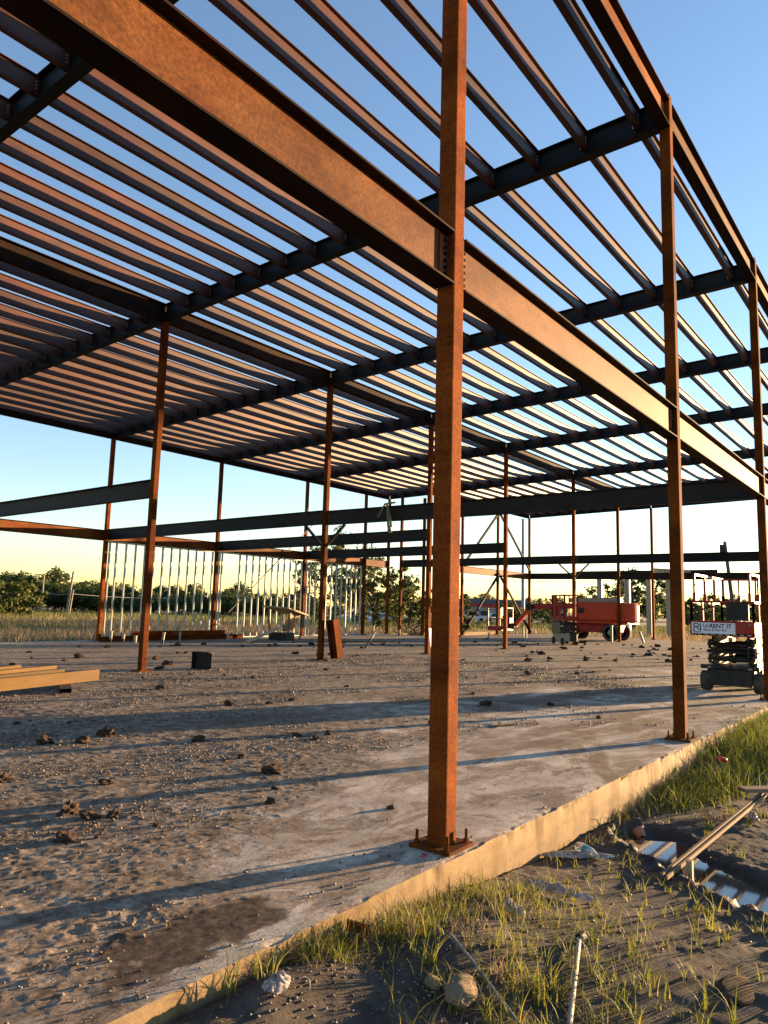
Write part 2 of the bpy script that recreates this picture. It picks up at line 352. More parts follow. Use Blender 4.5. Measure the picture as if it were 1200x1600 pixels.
def bottle_mat():
    m, t, p = nodes('clear_plastic'); p.inputs['Base Color'].default_value = (.85, .88, .86, 1); p.inputs['Roughness'].default_value = .12
    p.inputs['Transmission Weight'].default_value = .7; p.inputs['IOR'].default_value = 1.3; return m
M['bottle'] = bottle_mat()
M['label_blue'] = plain('label_blue', (.05, .30, .38), .5, 0, .1)
M['terracotta'] = plain('terracotta', (.40, .15, .09), .7, 0, .15)
M['can_red'] = plain('can_red', (.50, .03, .03), .4, 0, .1)
M['strap'] = plain('green_strap', (.13, .14, .07), .8, 0, .2)
M['glass'] = plain('dark_glass', (.03, .035, .04), .15, 0, .1)
M['wall_white'] = plain('white_wall', (0.2436, 0.2394, 0.231), .8, 0, .08, 1)
M['roof_red'] = plain('red_fascia', (.30, .03, .035), .7, 0, .08, 1)
M['roof_dark'] = plain('dark_roof', (.07, .07, .08), .8, 0, .1, 1)
M['car_white'] = plain('car_white', (0.432, 0.438, 0.444), .3, 0, .03)
M['car_grey'] = plain('car_blue_grey', (.25, .30, .36), .3, 0, .03)
M['wire'] = plain('wire_black', (.03, .03, .03), .6)
M['wire_pale'] = plain('wire_pale', (0.31, 0.3, 0.275), .5)

# ------------------------------------------------------------------ ground and slab
X1, X2, X3, X4, X5, X6, X7, X8 = 0.0, 5.89, 12.10, 17.86, 23.83, 31.24, 37.75, 44.05
X0 = -5.93
YM, YB, YE = 12.159, 24.157, 20.95
EDGE = -0.193
def axis(*segs):
    out = []
    for a, b, st in segs:
        n = max(1, int(round(abs(b-a)/st))); out += list(np.linspace(a, b, n, endpoint=False))
    out.append(segs[-1][1]); return np.array(out)
def grid_quads(nx, ny, keep=None):
    i = np.arange(nx-1)[:, None]*ny+np.arange(ny-1)[None, :]
    q = np.stack([i, i+ny, i+ny+1, i+1], -1).reshape(-1, 4)
    return q if keep is None else q[keep.ravel()]

def slab_mud(x, y):
    n = fbm(x*.9, y*.9, 3, 4); n2 = fbm(x*.35, y*.35, 8, 3)
    inner = sstep(.4, 4.2, y+.10*x*0+ (n-.5)*3.0 - sstep(1.5, 4.5, x)*1.2 + sstep(0, -3, x)*1.6)
    left = sstep(1.0, -3.0, x-.6*y)
    m = np.clip(inner*.95+left*.35, 0, 1)*(.55+.6*n2)+(n-.55)*.7
    m = m*sstep(24.3, 22.2, y)
    return np.clip(m, 0, 1)
def slab_wet(x, y):
    e = ((x+1.98)/.58)**2+((y-.20)/.27)**2+(fbm(x*3.2, y*4.4, 4, 5, .65)-.5)*2.6
    a = sstep(1.35, .35, e)*.9
    b = sstep(.16, .05, np.abs((y-.32)-(x-3.2)*.0+(fbm(x*4, y*4, 9, 2)-.5)*.25-.0)*1.0+np.abs(x-3.0)*.22)*.55
    return np.clip(np.maximum(a, b), 0, 1)
def slab_track(x, y):                            # dark smears left by tyres turning in from the grass
    dx, dy = .994, -.11; nzz = (fbm(x*1.5, y*1.5, 15, 4)-.5)
    v = -(x-3.9)*dy+(y-1.38)*dx; u = (x-3.9)*dx+(y-1.38)*dy
    v = v+.012*(u-2)**2*sstep(3, 9, u)+nzz*.22
    a = sstep(.55, .30, np.abs(v))*sstep(-.5, .5, u+v*.6)*sstep(9, 4.5, u)
    a = a*(1-.8*sstep(.08, .02, np.abs(v-.12))-.7*sstep(.05, .015, np.abs(v+.22)))
    b = sstep(.45, .15, np.abs(v-2.3))*sstep(1, 4, u)*sstep(16, 9, u)*.9+sstep(.35, .12, np.abs(v-3.6))*sstep(-5, 0, u)*sstep(16, 9, u)*.6
    c = sstep(.13, .06, np.abs((x-3.65)*.5-(y-.25)*1.0+nzz*.2-.0)*.9)*sstep(.75, .45, y)*sstep(EDGE, EDGE+.03, y)*.85
    return np.clip((a*.8+b+c)*(.35+.9*fbm(x*5, y*5, 16, 3)), 0, .9)
def slab_h(x, y):
    m = slab_mud(x, y)
    base = (fbm(x*2.2, y*2.2, 1, 5)-.5)*.006
    tr = np.abs(fbm(x*1.1, y*3.2, 31, 4)-.5)*2
    crust = sstep(.49, .545, fbm(x*2.6, y*4.4, 23, 6, .72))*.009
    rough = crust*.55+(fbm(x*17, y*24, 21, 4, .85)-.5)*.0065+np.clip(fbm(x*30, y*30, 41, 2)-.68, 0, 1)*.05
    edge = sstep(EDGE, EDGE+.5, y)
    return base*edge+np.clip(rough, -.004, .2)*m*sstep(EDGE, EDGE+.35, y)-.002-np.clip(fbm(x*5, y*0+7, 64, 5)-.52, 0, 1)*.09*sstep(EDGE+.05, EDGE+.006, y)
xs = axis((-7.5, -3.2, .2), (-3.2, 1.6, .017), (1.6, 5, .032), (5, 13, .06), (13, 26, .16), (26, 45.2, .4))
ys = axis((EDGE+.006, 3, .017), (3, 5, .032), (5, 12, .055), (12, 24.4, .18))
GX, GY = np.meshgrid(xs, ys, indexing='ij')
Z = slab_h(GX, GY)
cx = (GX[:-1, :-1]+GX[1:, 1:])/2; cy = (GY[:-1, :-1]+GY[1:, 1:])/2
keep = ~((cx > X6+.3) & (cy > YE+.3))
V = np.stack([GX, GY, Z], -1).reshape(-1, 3)
me = np_mesh('concrete_slab', V, grid_quads(len(xs), len(ys), keep), M['slab'], True, {'mud': slab_mud(GX, GY).ravel(), 'wet': slab_wet(GX, GY).ravel(), 'track': slab_track(GX, GY).ravel()})
slab = tag(link('concrete_slab', me), kind='structure')
# slab edge: a rough arris and a vertical face that goes down into the ground
ex = axis((-7.5, -3.2, .1), (-3.2, 9, .025), (9, 45.2, .15))
prof_e = [(0.006, -.0025), (.001, -.008), (0.0, -.02), (0.0, -.06), (0.0, -.12), (0.0, -.2), (0.0, -.3), (0.0, -.65)]
EV = []
for k, (dy, dz) in enumerate(prof_e):
    j = (fbm(ex*6, np.full_like(ex, k*1.3), 50, 4)-.5)
    chip = np.clip(fbm(ex*3.5, np.zeros_like(ex)+2, 60, 5)-.55, 0, 1)*.22*(1 if k in (1, 2, 3) else 0)*(.5 if k == 3 else 1)
    yy = EDGE+dy+j*.016*(k > 0)+chip*.6; zz = dz-chip*.5*(k == 1)
    if k == 0: zz = slab_h(ex, np.full_like(ex, EDGE+.006)); yy = np.full_like(ex, EDGE+.006)
    EV.append(np.stack([ex, yy, np.broadcast_to(zz, ex.shape)], -1))
EV = np.stack(EV, 1).reshape(-1, 3)
q = grid_quads(len(ex), len(prof_e))[:, ::-1]
link('slab_edge', np_mesh('slab_edge', EV, q, M['side'], False), slab)
b = MB(); b.box((18.9, 24.405, -.3), (52.8, .01, .59)); b.build('slab_edge', M['side'], slab)

PUD = np.array([(2.55, -.66), (2.2, -.88), (1.93, -1.2), (1.72, -1.52), (1.5, -1.82), (1.2, -2.3), (.9, -2.9)])
def pud_d(x, y):
    d = np.full(np.shape(x), 9.0); sd = np.full(np.shape(x), 0.0)
    for a, b in zip(PUD[:-1], PUD[1:]):
        ab = b-a; t = np.clip(((x-a[0])*ab[0]+(y-a[1])*ab[1])/(ab@ab), 0, 1)
        px = x-a[0]-t*ab[0]; py = y-a[1]-t*ab[1]; dd = np.hypot(px, py)
        s = np.sign(ab[0]*py-ab[1]*px); u = dd < d; sd = np.where(u, s, sd); d = np.where(u, dd, d)
    return d, sd
WATER_Z = -.405
def gh(x, y):
    x = np.asarray(x, float); y = np.asarray(y, float)
    base = np.interp(x, [-3.2, -1.2, -.6, -.1, .7, 1.3, 2.7, 4], [-.20, -.19, -.19, -.20, -.285, -.325, -.37, -.385])+.10*sstep(4.5, 8, x)+.1*sstep(-.9, -.2, y)*sstep(4, 7, x)
    base = base-.10*sstep(-.6, -1.6, y)*sstep(1.2, -1.0, x)
    pile = .13*np.exp(-(((x+2.1)/.95)**2+((y+.34)/.26)**2))*(.75+.5*fbm(x*4, y*4, 97, 3))+.08*np.exp(-(((x+.9)/.5)**2+((y+.75)/.25)**2))
    d, s = pud_d(x, y); w = .25+.13*(fbm(x*5, y*5, 70, 6, .72)-.5)*2
    dip = -.11*sstep(w+.16, w-.10, d)
    ridge = (.034*np.exp(-((d-w-.10)/.09)**2)+.012)*(fbm(x*11, y*11, 72, 4, .7)*2.2-.35)*sstep(.9, .3, d)*np.where(s > 0, .25, 1.0)
    mound = .03*np.exp(-(((x-2.9)/.7)**2+((y+1.75)/.45)**2))
    rg = sstep(.42, .62, fbm(x*1.7, y*1.7, 88, 3))
    nz = (fbm(x*3, y*3, 80, 5)-.5)*.035+(fbm(x*18, y*18, 84, 5, .75)-.5)*.022*(.15+1.0*rg)
    smooth_flat = sstep(.55, .25, np.hypot((x-.55)/1.0, (y+1.25)/.55))      # silty flat
    nz = nz*(1-.55*np.clip(smooth_flat, 0, 1))
    lumps = np.clip(fbm(x*11, y*11, 96, 3)-.45, 0, 1)*.09*np.exp(-((d-w-.12)/.16)**2)
    z = base+pile+dip+ridge+mound+lumps+nz*(1-.7*sstep(w, w-.1, d))
    out = sstep(EDGE-.02, EDGE-.10, y)
    far = -.38+(fbm(x*.05, y*.05, 90, 3)-.5)*.25
    fw = np.clip(sstep(9, 16, x)+sstep(-3.5, -7, y)+sstep(-5, -9, x), 0, 1)
    z = z*(1-fw)+far*fw
    under = (y > EDGE-.02) & (y < 24.45) & (x > -7.4) & (x < 45.3)
    return np.where(under, -.62, z)
gx = axis((-900, -100, 100), (-100, -12, 8), (-12, -3.2, .5), (-3.2, 5.5, .03), (5.5, 14, .09), (14, 46, 1.0), (46, 150, 6), (150, 1400, 90))
gy = axis((-900, -100, 100), (-100, -8, 6), (-8, -2.9, .3), (-2.9, -.14, .026), (-.14, 24.3, 1.2), (24.3, 24.6, .1), (24.6, 90, 3), (90, 1400, 60))
HX, HY = np.meshgrid(gx, gy, indexing='ij'); HZ = gh(HX, HY)
d, s = pud_d(HX, HY); wet = np.clip(sstep(.62, .22, d)*.9+sstep(.9, .3, np.hypot((HX-.7)/1.1, (HY+1.2)/.6))*.55+sstep(1.1, .5, np.hypot((HX-2.9)/.9, (HY+1.6)/.6))*.6, 0, 1)*(.6+.5*fbm(HX*2, HY*2, 93, 3))
field = np.clip(sstep(9, 14, HX)+sstep(-4, -8, HY)+sstep(-6, -9, HX)+(HY > 24), 0, 1)
me = np_mesh('ground', np.stack([HX, HY, HZ], -1).reshape(-1, 3), grid_quads(len(gx), len(gy)), M['ground'], True, {'wet': wet.ravel(), 'field': field.ravel()})
tag(link('ground', me), kind='structure')
b = MB(); b.add([(-.2, -3.3, WATER_Z), (3.4, -3.3, WATER_Z), (3.4, -.35, WATER_Z), (-.2, -.35, WATER_Z)], [(0, 1, 2, 3)])
# puddle sheet: only the strip that follows the channel
vs, fs = [], []
for i, p in enumerate(PUD):
    t = PUD[min(i+1, len(PUD)-1)]-PUD[max(i-1, 0)]; t = t/np.hypot(*t); n = np.array([-t[1], t[0]])
    for sgn in (-.34, .34): vs.append((p[0]+n[0]*sgn, p[1]+n[1]*sgn, WATER_Z))
fs = [(2*i, 2*i+1, 2*i+3, 2*i+2) for i in range(len(PUD)-1)]
b = MB(); b.add(vs, fs); tag(b.build('puddle', M['water']), kind='structure')

# ------------------------------------------------------------------ steel frame building
def zt(y): return 9.285-.0243*y                  # top of roof steel
bld = empty('steel_frame_building', (0, 0, 0), 0, 'rusty bare steel frame of columns, beams and close set roof joists on the slab', 'building')
def round_sq(s, r=.018, n=3):
    h = s/2; out = []
    for cx_, cy_, a0 in ((h-r, h-r, 0), (-h+r, h-r, 90), (-h+r, -h+r, 180), (h-r, -h+r, 270)):
        for i in range(n+1):
            a = R_(a0+90*i/n); out.append((cx_+r*math.cos(a), cy_+r*math.sin(a)))
    return out[::-1]
def i_prof(h, w, tf, tw):                        # top at 0, hangs down
    return [(-w/2, 0), (w/2, 0), (w/2, -tf), (tw/2, -tf), (tw/2, -h+tf), (w/2, -h+tf), (w/2, -h), (-w/2, -h), (-w/2, -h+tf), (-tw/2, -h+tf), (-tw/2, -tf), (-w/2, -tf)]
_cache = {}
def member(name, p0, p1, prof_key, mat, parent=bld):
    p0 = Vector(p0); p1 = Vector(p1); L = (p1-p0).length
    key = (name, prof_key, round(L, 3), mat.name)
    if key not in _cache:
        b = MB()
        if prof_key[0] == 'I': pf = i_prof(*prof_key[1:])
        elif prof_key[0] == 'S': pf = round_sq(prof_key[1])
        elif prof_key[0] == 'L': a, tk = prof_key[1:]; pf = [(0, 0), (a, 0), (a, -tk), (tk, -tk), (tk, -a), (0, -a)]
        b.prism(pf, (0, 0, 0), (L, 0, 0))
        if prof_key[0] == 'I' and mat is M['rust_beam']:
            b.m = [0 if k in (2+3, 2+9) else 1 for k in range(len(b.m))]; _cache[key] = b.mesh(name, [mat, M['scale']])  # all but the web goes dark: underside shade put into the flange colour
        else: _cache[key] = b.mesh(name, mat)
    o = link(name, _cache[key], parent)
    d = (p1-p0).normalized(); up = Vector((0, 0, 1)) if abs(d.z) < .99 else Vector((0, 1, 0))
    s = d.cross(up).normalized(); u = s.cross(d)
    o.matrix_world = Matrix(((d.x, -s.x, u.x, p0.x), (d.y, -s.y, u.y, p0.y), (d.z, -s.z, u.z, p0.z), (0, 0, 0, 1)))
    return o
CS = .155
bp = MB(); bp.bbox((0, 0, .0135), (.335, .335, .025), .004); BP = bp.mesh('base_plate', M['rust_col'])
ab = MB(); ab.tube((0, 0, .02), (0, 0, .115), .011, 8); ab.tube((0, 0, .026), (0, 0, .05), .021, 6); AB = ab.mesh('anchor_bolt', M['rust_col'])
def column(x, y, top, detail=0, s=CS, base=0.0):
    o = member('column', (x, y, base+.02), (x, y, top), ('S', s), M['rust_col'])
    if detail >= 1:
        for me_, nm, pts in ((BP, 'base_plate', [(0, 0)]), (AB, 'anchor_bolt', [(.125, .125), (-.125, .125), (.125, -.125), (-.125, -.125)] if detail == 2 else [])):
            for dx, dy in pts:
                c = link(nm, me_); c.parent = o; c.matrix_parent_inverse = o.matrix_world.inverted(); c.location = (x+dx, y+dy, base)
    return o
GX_ = [X0, X1, X2, X3, X4, X5, X6, X7, X8]
for i, x in enumerate(GX_):
    column(x, 0, 9.352, 2 if i < 4 else 1)
    column(x, YM, zt(YM)-.45, 1)
    if x <= X6: column(x, YB, zt(YB)-.45, 1)
column(28.92, YB, zt(YB)-.45, 1)
column(X6, 23.17, zt(23.17)+.30, 1)
for x in (34.7, 39.3, X8): column(x, YE, zt(YE)-.42, 1)
column(32.1, 22.1, zt(22.1)-.42, 1)

# roof girders along X, roof beams along Y
GI = ('I', .445, .18, .016, .011); CI = ('I', .41, .178, .014, .010); JI = ('I', .295, .10, .0105, .008); MI = ('I', .431, .178, .016, .011)
for a, b_ in zip(GX_[:-1], GX_[1:]):
    for y in (0, YM, YB if b_ <= X6+.1 else YE):
        hz = zt(y)-(.03 if y == 0 else 0)
        g = .082 if y == 0 else .002
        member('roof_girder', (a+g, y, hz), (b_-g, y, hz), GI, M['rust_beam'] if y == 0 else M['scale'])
for i, x in enumerate(GX_):
    yb = YB if x <= X6+.1 else YE
    for y0, y1 in ((.09, YM-.02), (YM+.02, yb-.02)):
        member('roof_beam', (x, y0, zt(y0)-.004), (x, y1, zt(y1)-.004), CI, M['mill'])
# joists, one object per bay and row
cb = MB(); cb.box((0, 0, 0), (.085, .010, .19)); cb.box((.046, .045, 0), (.008, .09, .19))
for z in (-.055, .0, .055): cb.tube((0, -.03, z), (0, .02, z), .014, 6); cb.tube((.03, .06, z), (.055, .06, z), .014, 6)
CLIP = cb.mesh('clip_angle', M['galv'])
jy = [.39+.835*k for k in range(29)]; nj = 0
for a, b_ in zip(GX_[:-1], GX_[1:]):
    for k, y in enumerate(jy):
        if abs(y-YM) < .2 or y > (YB-.1 if b_ <= X6+.1 else YE-.15): continue
        j = member('roof_joist', (a+.02, y, zt(y)-.010), (b_-.02, y, zt(y)-.010), JI, M['joist']); nj += 1
        if b_ <= X4+.1:
            c = link('clip_angle', CLIP, j); c.matrix_parent_inverse = Matrix(); c.location = (b_-a-.04-.05, .012, -.14)

# mezzanine beams with their bolted tabs
ZMB, ZMT = 4.103, 4.534
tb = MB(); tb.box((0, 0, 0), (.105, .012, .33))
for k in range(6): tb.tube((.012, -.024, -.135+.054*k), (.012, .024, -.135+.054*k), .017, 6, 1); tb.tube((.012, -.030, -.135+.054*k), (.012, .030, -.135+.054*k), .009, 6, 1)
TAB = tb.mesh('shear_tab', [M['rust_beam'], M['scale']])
def mezz(p0, p1, mat, gap=.082, tabs=(0, 1)):
    p0 = Vector(p0); p1 = Vector(p1); d = (p1-p0).normalized()
    q0 = p0+d*gap; q1 = p1-d*gap
    o = member('mezzanine_beam', q0, q1, MI, mat)
    for k in tabs:
        c = link('shear_tab', TAB); c.parent = o; c.matrix_parent_inverse = o.matrix_world.inverted()
        n = Vector((d.y, -d.x, 0)); 
        if d.y > .5: n = Vector((-1, 0, 0))
        c.location = (q0+d*.05 if k == 0 else q1-d*.05)+Vector((0, 0, -.215))+n*.0125
        c.rotation_euler = (0, 0, math.atan2(d.y, d.x))
    return o
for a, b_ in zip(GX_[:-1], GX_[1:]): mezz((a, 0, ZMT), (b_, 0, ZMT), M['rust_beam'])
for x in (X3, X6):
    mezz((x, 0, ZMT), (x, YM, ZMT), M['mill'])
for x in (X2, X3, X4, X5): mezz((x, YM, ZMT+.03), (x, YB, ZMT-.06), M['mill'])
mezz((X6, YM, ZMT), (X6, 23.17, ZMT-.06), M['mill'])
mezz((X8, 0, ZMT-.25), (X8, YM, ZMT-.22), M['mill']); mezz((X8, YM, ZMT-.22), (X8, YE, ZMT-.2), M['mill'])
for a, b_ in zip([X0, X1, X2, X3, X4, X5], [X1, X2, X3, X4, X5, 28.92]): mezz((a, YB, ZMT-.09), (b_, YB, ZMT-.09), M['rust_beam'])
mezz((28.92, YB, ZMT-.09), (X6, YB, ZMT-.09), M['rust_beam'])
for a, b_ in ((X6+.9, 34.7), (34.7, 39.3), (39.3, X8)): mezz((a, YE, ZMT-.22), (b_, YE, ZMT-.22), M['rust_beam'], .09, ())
# knee braces, frame braces, rod brace
def strut(name, p0, p1, w, h, mat, lbl=None):
    b = MB(); b.bar(p0, p1, w, h); o = b.build(name, mat, bld)
    if lbl: o['label'] = lbl
    return o
for x, y in ((X3, YM), (X6, YM)):
    for sg in (-1, 1): strut('knee_brace', (x, y+sg*.08, 3.45), (x, y+sg*.80, ZMB-.01), .07, .07, M['mill'])
for (xa, za), (xb, zb) in (((39.3, 4.05), (34.7, .1)), ((39.3, 4.05), (X8, .1)), ((39.3, 8.25), (34.7, 4.4)), ((39.3, 8.25), (X8, 4.4))):
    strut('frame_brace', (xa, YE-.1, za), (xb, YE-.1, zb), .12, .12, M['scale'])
strut('rod_brace', (X4+.05, YB-.12, .55), (X5+.35, YB-.12, 5.9), .035, .035, M['black'])

# ------------------------------------------------------------------ galvanised stud walls
def stud_wall(xa, xb, pos, label):
    t = empty('stud_wall', ((xa+xb)/2, YB+.02, 0), 0, label, 'stud wall', 'galvanised stud walls along the back of the slab')
    top = ZMT-.09-.45
    m = MB(); w, h = .092, .041
    # C section with lips, knock-out plates left as paired flange ticks
    pf = [(-w/2, 0), (w/2, 0), (w/2, h), (w/2-.012, h), (w/2-.012, h-.003), (w/2-.003, h-.003), (w/2-.003, .003), (-w/2+.003, .003), (-w/2+.003, h-.003), (-w/2+.012, h-.003), (-w/2+.012, h), (-w/2, h)]
    m.prism(pf, (0, 0, .02), (0, 0, top), up=(1, 0, 0)); 
    for z in np.arange(.45, top, .6): m.box((.001, 0, z), (.004, .038, .1))
    me_ = m.mesh('stud', M['galv'])
    for x in pos:
        s_ = link('stud', me_, t, (x-(xa+xb)/2, 0, 0))
    for z in (.012, top+.004):
        m = MB(); m.box((0, 0, z), (xb-xa, .10, .004)); m.box((0, .05, z+(.02 if z < 1 else -.02)), (xb-xa, .003, .04)); m.box((0, -.05, z+(.02 if z < 1 else -.02)), (xb-xa, .003, .04))
        m.build('track', M['galv'], t)
stud_wall(12.25, 17.7, [12.29]+[12.6+.4535*k for k in range(11)]+[17.62], 'galvanised stud wall behind the low pile of rusty beams, between two columns')
stud_wall(18.0, 23.7, [18.05, 18.2]+[19.3+.433*k for k in range(11)], 'galvanised stud wall crossed by the thin diagonal rod brace')
stud_wall(24.0, 28.8, [24.05]+[24.3+.433*k for k in range(11)], 'farthest galvanised stud wall, beside the leafy tree at the back')

# ------------------------------------------------------------------ scissor lift with the hire sign
def text_mesh(body, size, mat, name, bold=0.0, squash=1.0):
    cu = bpy.data.curves.new('t', 'FONT'); cu.body = body; cu.size = size; cu.offset = bold; cu.align_x = 'LEFT'; cu.resolution_u = 3
    o = bpy.data.objects.new('t', cu); COL.objects.link(o)
    dg = bpy.context.evaluated_depsgraph_get(); dg.update()
    me = bpy.data.meshes.new_from_object(o.evaluated_get(dg)); bpy.data.objects.remove(o); bpy.data.curves.remove(cu)
    me.name = name; me.materials.clear(); me.materials.append(mat)
    for v in me.vertices: v.co.x *= squash
    return me
def on_face(me, parent, name, x, y, z):          # text lying on a face that looks towards -X
    o = link(name, me, parent, (x, y, z)); o.rotation_euler = (R_(90), 0, R_(-90)); return o

def wheel(parent, c, r, w, axis='Y', hub=None, name='wheel'):
    b = MB(); b.lathe([(r*.62, -w/2), (r*.93, -w/2), (r, -w*.36), (r, w*.36), (r*.93, w/2), (r*.62, w/2)], c, axis, 22)
    o = b.build(name, M['rubber'], parent, True)
    b = MB(); b.lathe([(r*.2, -w*.52), (r*.6, -w*.46), (r*.62, -w*.2), (r*.62, w*.2), (r*.6, w*.46), (r*.2, w*.52)], c, axis, 18); b.build('rim', hub or M['dark_grey'], o)
    return o

lift = empty('scissor_lift', (14.2, .93, 0), 0, 'red and black scissor lift with a white hire sign near the slab edge', 'scissor lift')
L0 = Vector((14.2, .93, 0))
def lp(x, y, z): return (x-L0.x, y-L0.y, z)
b = MB(); b.bbox(lp(14.2, .92, .34), (2.25, .96, .34), .03); b.box(lp(13.06, .92, .30), (.05, .86, .34)); b.box(lp(14.2, .92, .53), (2.35, 1.16, .05))
b.box(lp(13.02, 1.35, .53), (.06, .32, .09)); b.box(lp(13.02, .48, .53), (.06, .32, .09)); b.box(lp(14.2, .39, .35), (1.3, .06, .26)); b.box(lp(14.2, 1.45, .35), (1.3, .06, .26))
b.build('chassis', M['dark_grey'], lift)
for x in (13.22, 15.15):
    for y in (.36, 1.44): wheel(lift, lp(x, y, .215), .215, .20)
b = MB()
for k, z in enumerate((.62, .78, .94, 1.10)):      # folded scissor arms, each pair leaning the other way
    for y in (.47, .55, 1.27, 1.35):
        t = .045 if (k+(y > .5) + (y > 1.3)) % 2 else -.045
        b.bar(lp(13.15, y, z-t), lp(15.25, y, z+t), .055, .125)
for x in (13.2, 14.2, 15.2):
    for z in (.70, .86, 1.02): b.tube(lp(x, .42, z), lp(x, 1.40, z), .035, 8)
b.box(lp(13.3, .92, .70), (.10, .70, .10)); b.box(lp(13.4, .92, .98), (.12, .62, .13)); b.tube(lp(13.5, .92, .66), lp(15, .92, 1.05), .06, 10)
b.build('scissor_arms', M['black'], lift)
b = MB()
for k, z in enumerate((.62, .78, .94, 1.10)):
    b.box(lp(14.2, .405, z), (2.1, .05, .13), ry=.035*(1 if k % 2 else -1))
    for x in (13.3, 14.2, 15.1): b.box(lp(x, .376, z), (.05, .012, .05), 1)
b.build('sunlit_arm_side', [M['cream'], M['black']], lift)  # cream strips colour in the sunlight on the side of the arms
b = MB(); b.box(lp(14.05, .96, 1.25), (2.9, 1.30, .06)); b.box(lp(12.62, .96, 1.375), (.04, 1.30, .28))
for y in (.325, 1.595): b.box(lp(14.05, y, 1.36), (2.86, .04, .25))
b.box(lp(15.5, .96, 1.36), (.04, 1.30, .25)); deck = b.build('platform', M['red'], lift)
b = MB()
for k in range(9): b.add([lp(12.596, 1.60-.145*k, 1.240), lp(12.596, 1.60-.145*k-.085, 1.240), lp(12.596, 1.60-.145*k-.055, 1.268), lp(12.596, 1.60-.145*k+.03 if k else 1.60, 1.268)], [(0, 1, 2, 3)], 0)
b.build('hazard_stripe', M['white_old'], lift)
def rail_frame(xa, ya, xb, yb, z0, z1, posts, r=.024, mid=None):
    b = MB(); 
    for k in range(posts):
        t = k/(posts-1); x, y = xa+(xb-xa)*t, ya+(yb-ya)*t; b.box(lp(x, y, (z0+z1)/2), (.045, .045, z1-z0))
        if mid is None: b.box(lp(x, y, z0+.10), (.065, .065, .18))
    for z in (z1,)+((mid,) if mid else ()): b.bar(lp(xa, ya, z), lp(xb, yb, z), .048, .048)
    return b
for args in ((12.66, .33, 12.66, 1.59, 1.5, 1.955, 2), (12.66, .33, 15.48, .33, 1.48, 1.955, 4), (12.66, 1.59, 15.48, 1.59, 1.48, 1.955, 4), (15.48, .33, 15.48, 1.59, 1.48, 1.955, 4)):
    rail_frame(*args, mid=args[4]+.02).build('guard_rail', M['red'], lift)
for args in ((12.72, .40, 15.40, .40, 1.96, 2.56, 4), (12.72, 1.53, 15.40, 1.53, 1.96, 2.56, 4), (15.40, .40, 15.40, 1.53, 1.96, 2.56, 4)):
    rail_frame(*args).build('upper_rail', M['red'], lift)
b = MB(); b.bbox(lp(12.63, .62, 1.76), (.06, .41, .40), .012); b.build('control_panel', M['dark_grey'], lift)
b = MB(); b.box(lp(12.594, 1.13, 1.385), (.008, .89, .235)); sign = b.build('sign', M['sign_white'], lift)
X_ = 12.588-L0.x
on_face(text_mesh('U-RENT IT', .122, M['navy'], 'sign_lettering', .0035, 1.02), sign, 'sign_lettering', X_, 1.335-L0.y, 1.392)
on_face(text_mesh('Sales & Service', .070, M['navy'], 'sign_lettering', .001, 1.12), sign, 'sign_lettering', X_, 1.335-L0.y, 1.325)
b = MB()                                          # the R and I monogram with a swoosh under it
def stroke(pts, w):
    P = [Vector((0, -(u), v)) for u, v in pts]
    for a, c in zip(P[:-1], P[1:]): b.bar(a+Vector((X_, 1.545-L0.y, 1.29)), c+Vector((X_, 1.545-L0.y, 1.29)), w, .003, up=(1, 0, 0))
stroke([(.02, .03), (.02, .185), (.105, .185), (.115, .17), (.115, .13), (.105, .115), (.02, .115)], .020)
stroke([(.07, .115), (.135, .035)], .020); stroke([(.155, .04), (.155, .19)], .020)
stroke([(.0, .045), (.012, .018), (.04, .005), (.07, .012), (.095, -.006), (.13, .004), (.155, .012), (.165, .035)], .016)
b.build('sign_emblem', M['navy'], sign)
b = MB()
for y in (1.50, .40): b.box(lp(12.597, y, 1.475), (.005, .055, .022))
b.build('decal', M['white_old'], lift)
b = MB()
for y in (1.33, .50): b.box(lp(12.985, y, .525), (.005, .07, .03))
b.build('decal', M['white_old'], lift)

# ------------------------------------------------------------------ small scissor lift
sl_ = empty('scissor_lift', (30.95, 12.55, 0), math.atan2(.69, .72), 'small red and cream scissor lift parked in front of the orange boom lift', 'scissor lift')
b = MB(); b.bbox((0, 0, .36), (1.75, .66, .36), .02); b.build('chassis', M['beige'], sl_)
b = MB(); b.box((-.86, -.12, .40), (.08, .34, .42)); b.build('ladder', M['black'], sl_)
for x in (-.66, .66):
    for y in (-.36, .36): wheel(sl_, (x, y, .17), .17, .12)
b = MB()
for k, z in enumerate((.62, .74, .86, .98, 1.10)):
    for y in (-.28, .28): b.bar((-.85, y, z+(.03 if k % 2 else -.03)), (.85, y, z-(.03 if k % 2 else -.03)), .05, .10)
    b.tube((-.8, -.3, z), (-.8, .3, z), .03, 8)
b.build('scissor_arms', M['dark_grey'], sl_)
b = MB(); b.bbox((.28, .345, .82), (1.2, .05, .55), .01); b.build('side_panel', M['cream'], sl_)
b = MB(); b.box((0, 0, 1.22), (1.85, .74, .07)); 
for y in (-.36, .36): b.box((0, y, 1.33), (1.85, .03, .18))
for x in (-.91, .91): b.box((x, 0, 1.33), (.03, .72, .18))
b.build('platform', M['red'], sl_)
for (xa, ya, xb, yb, n) in ((-.9, -.35, .9, -.35, 4), (-.9, .35, .9, .35, 4), (-.9, -.35, -.9, .35, 2), (.9, -.35, .9, .35, 2)):
    b = MB()
    for k in range(n):
        t = k/(n-1); b.box((xa+(xb-xa)*t, ya+(yb-ya)*t, 1.87), (.05, .05, 1.25))
    for z in (1.95, 2.48): b.bar((xa, ya, z), (xb, yb, z), .05, .05)
    b.build('guard_rail', M['red'], sl_)
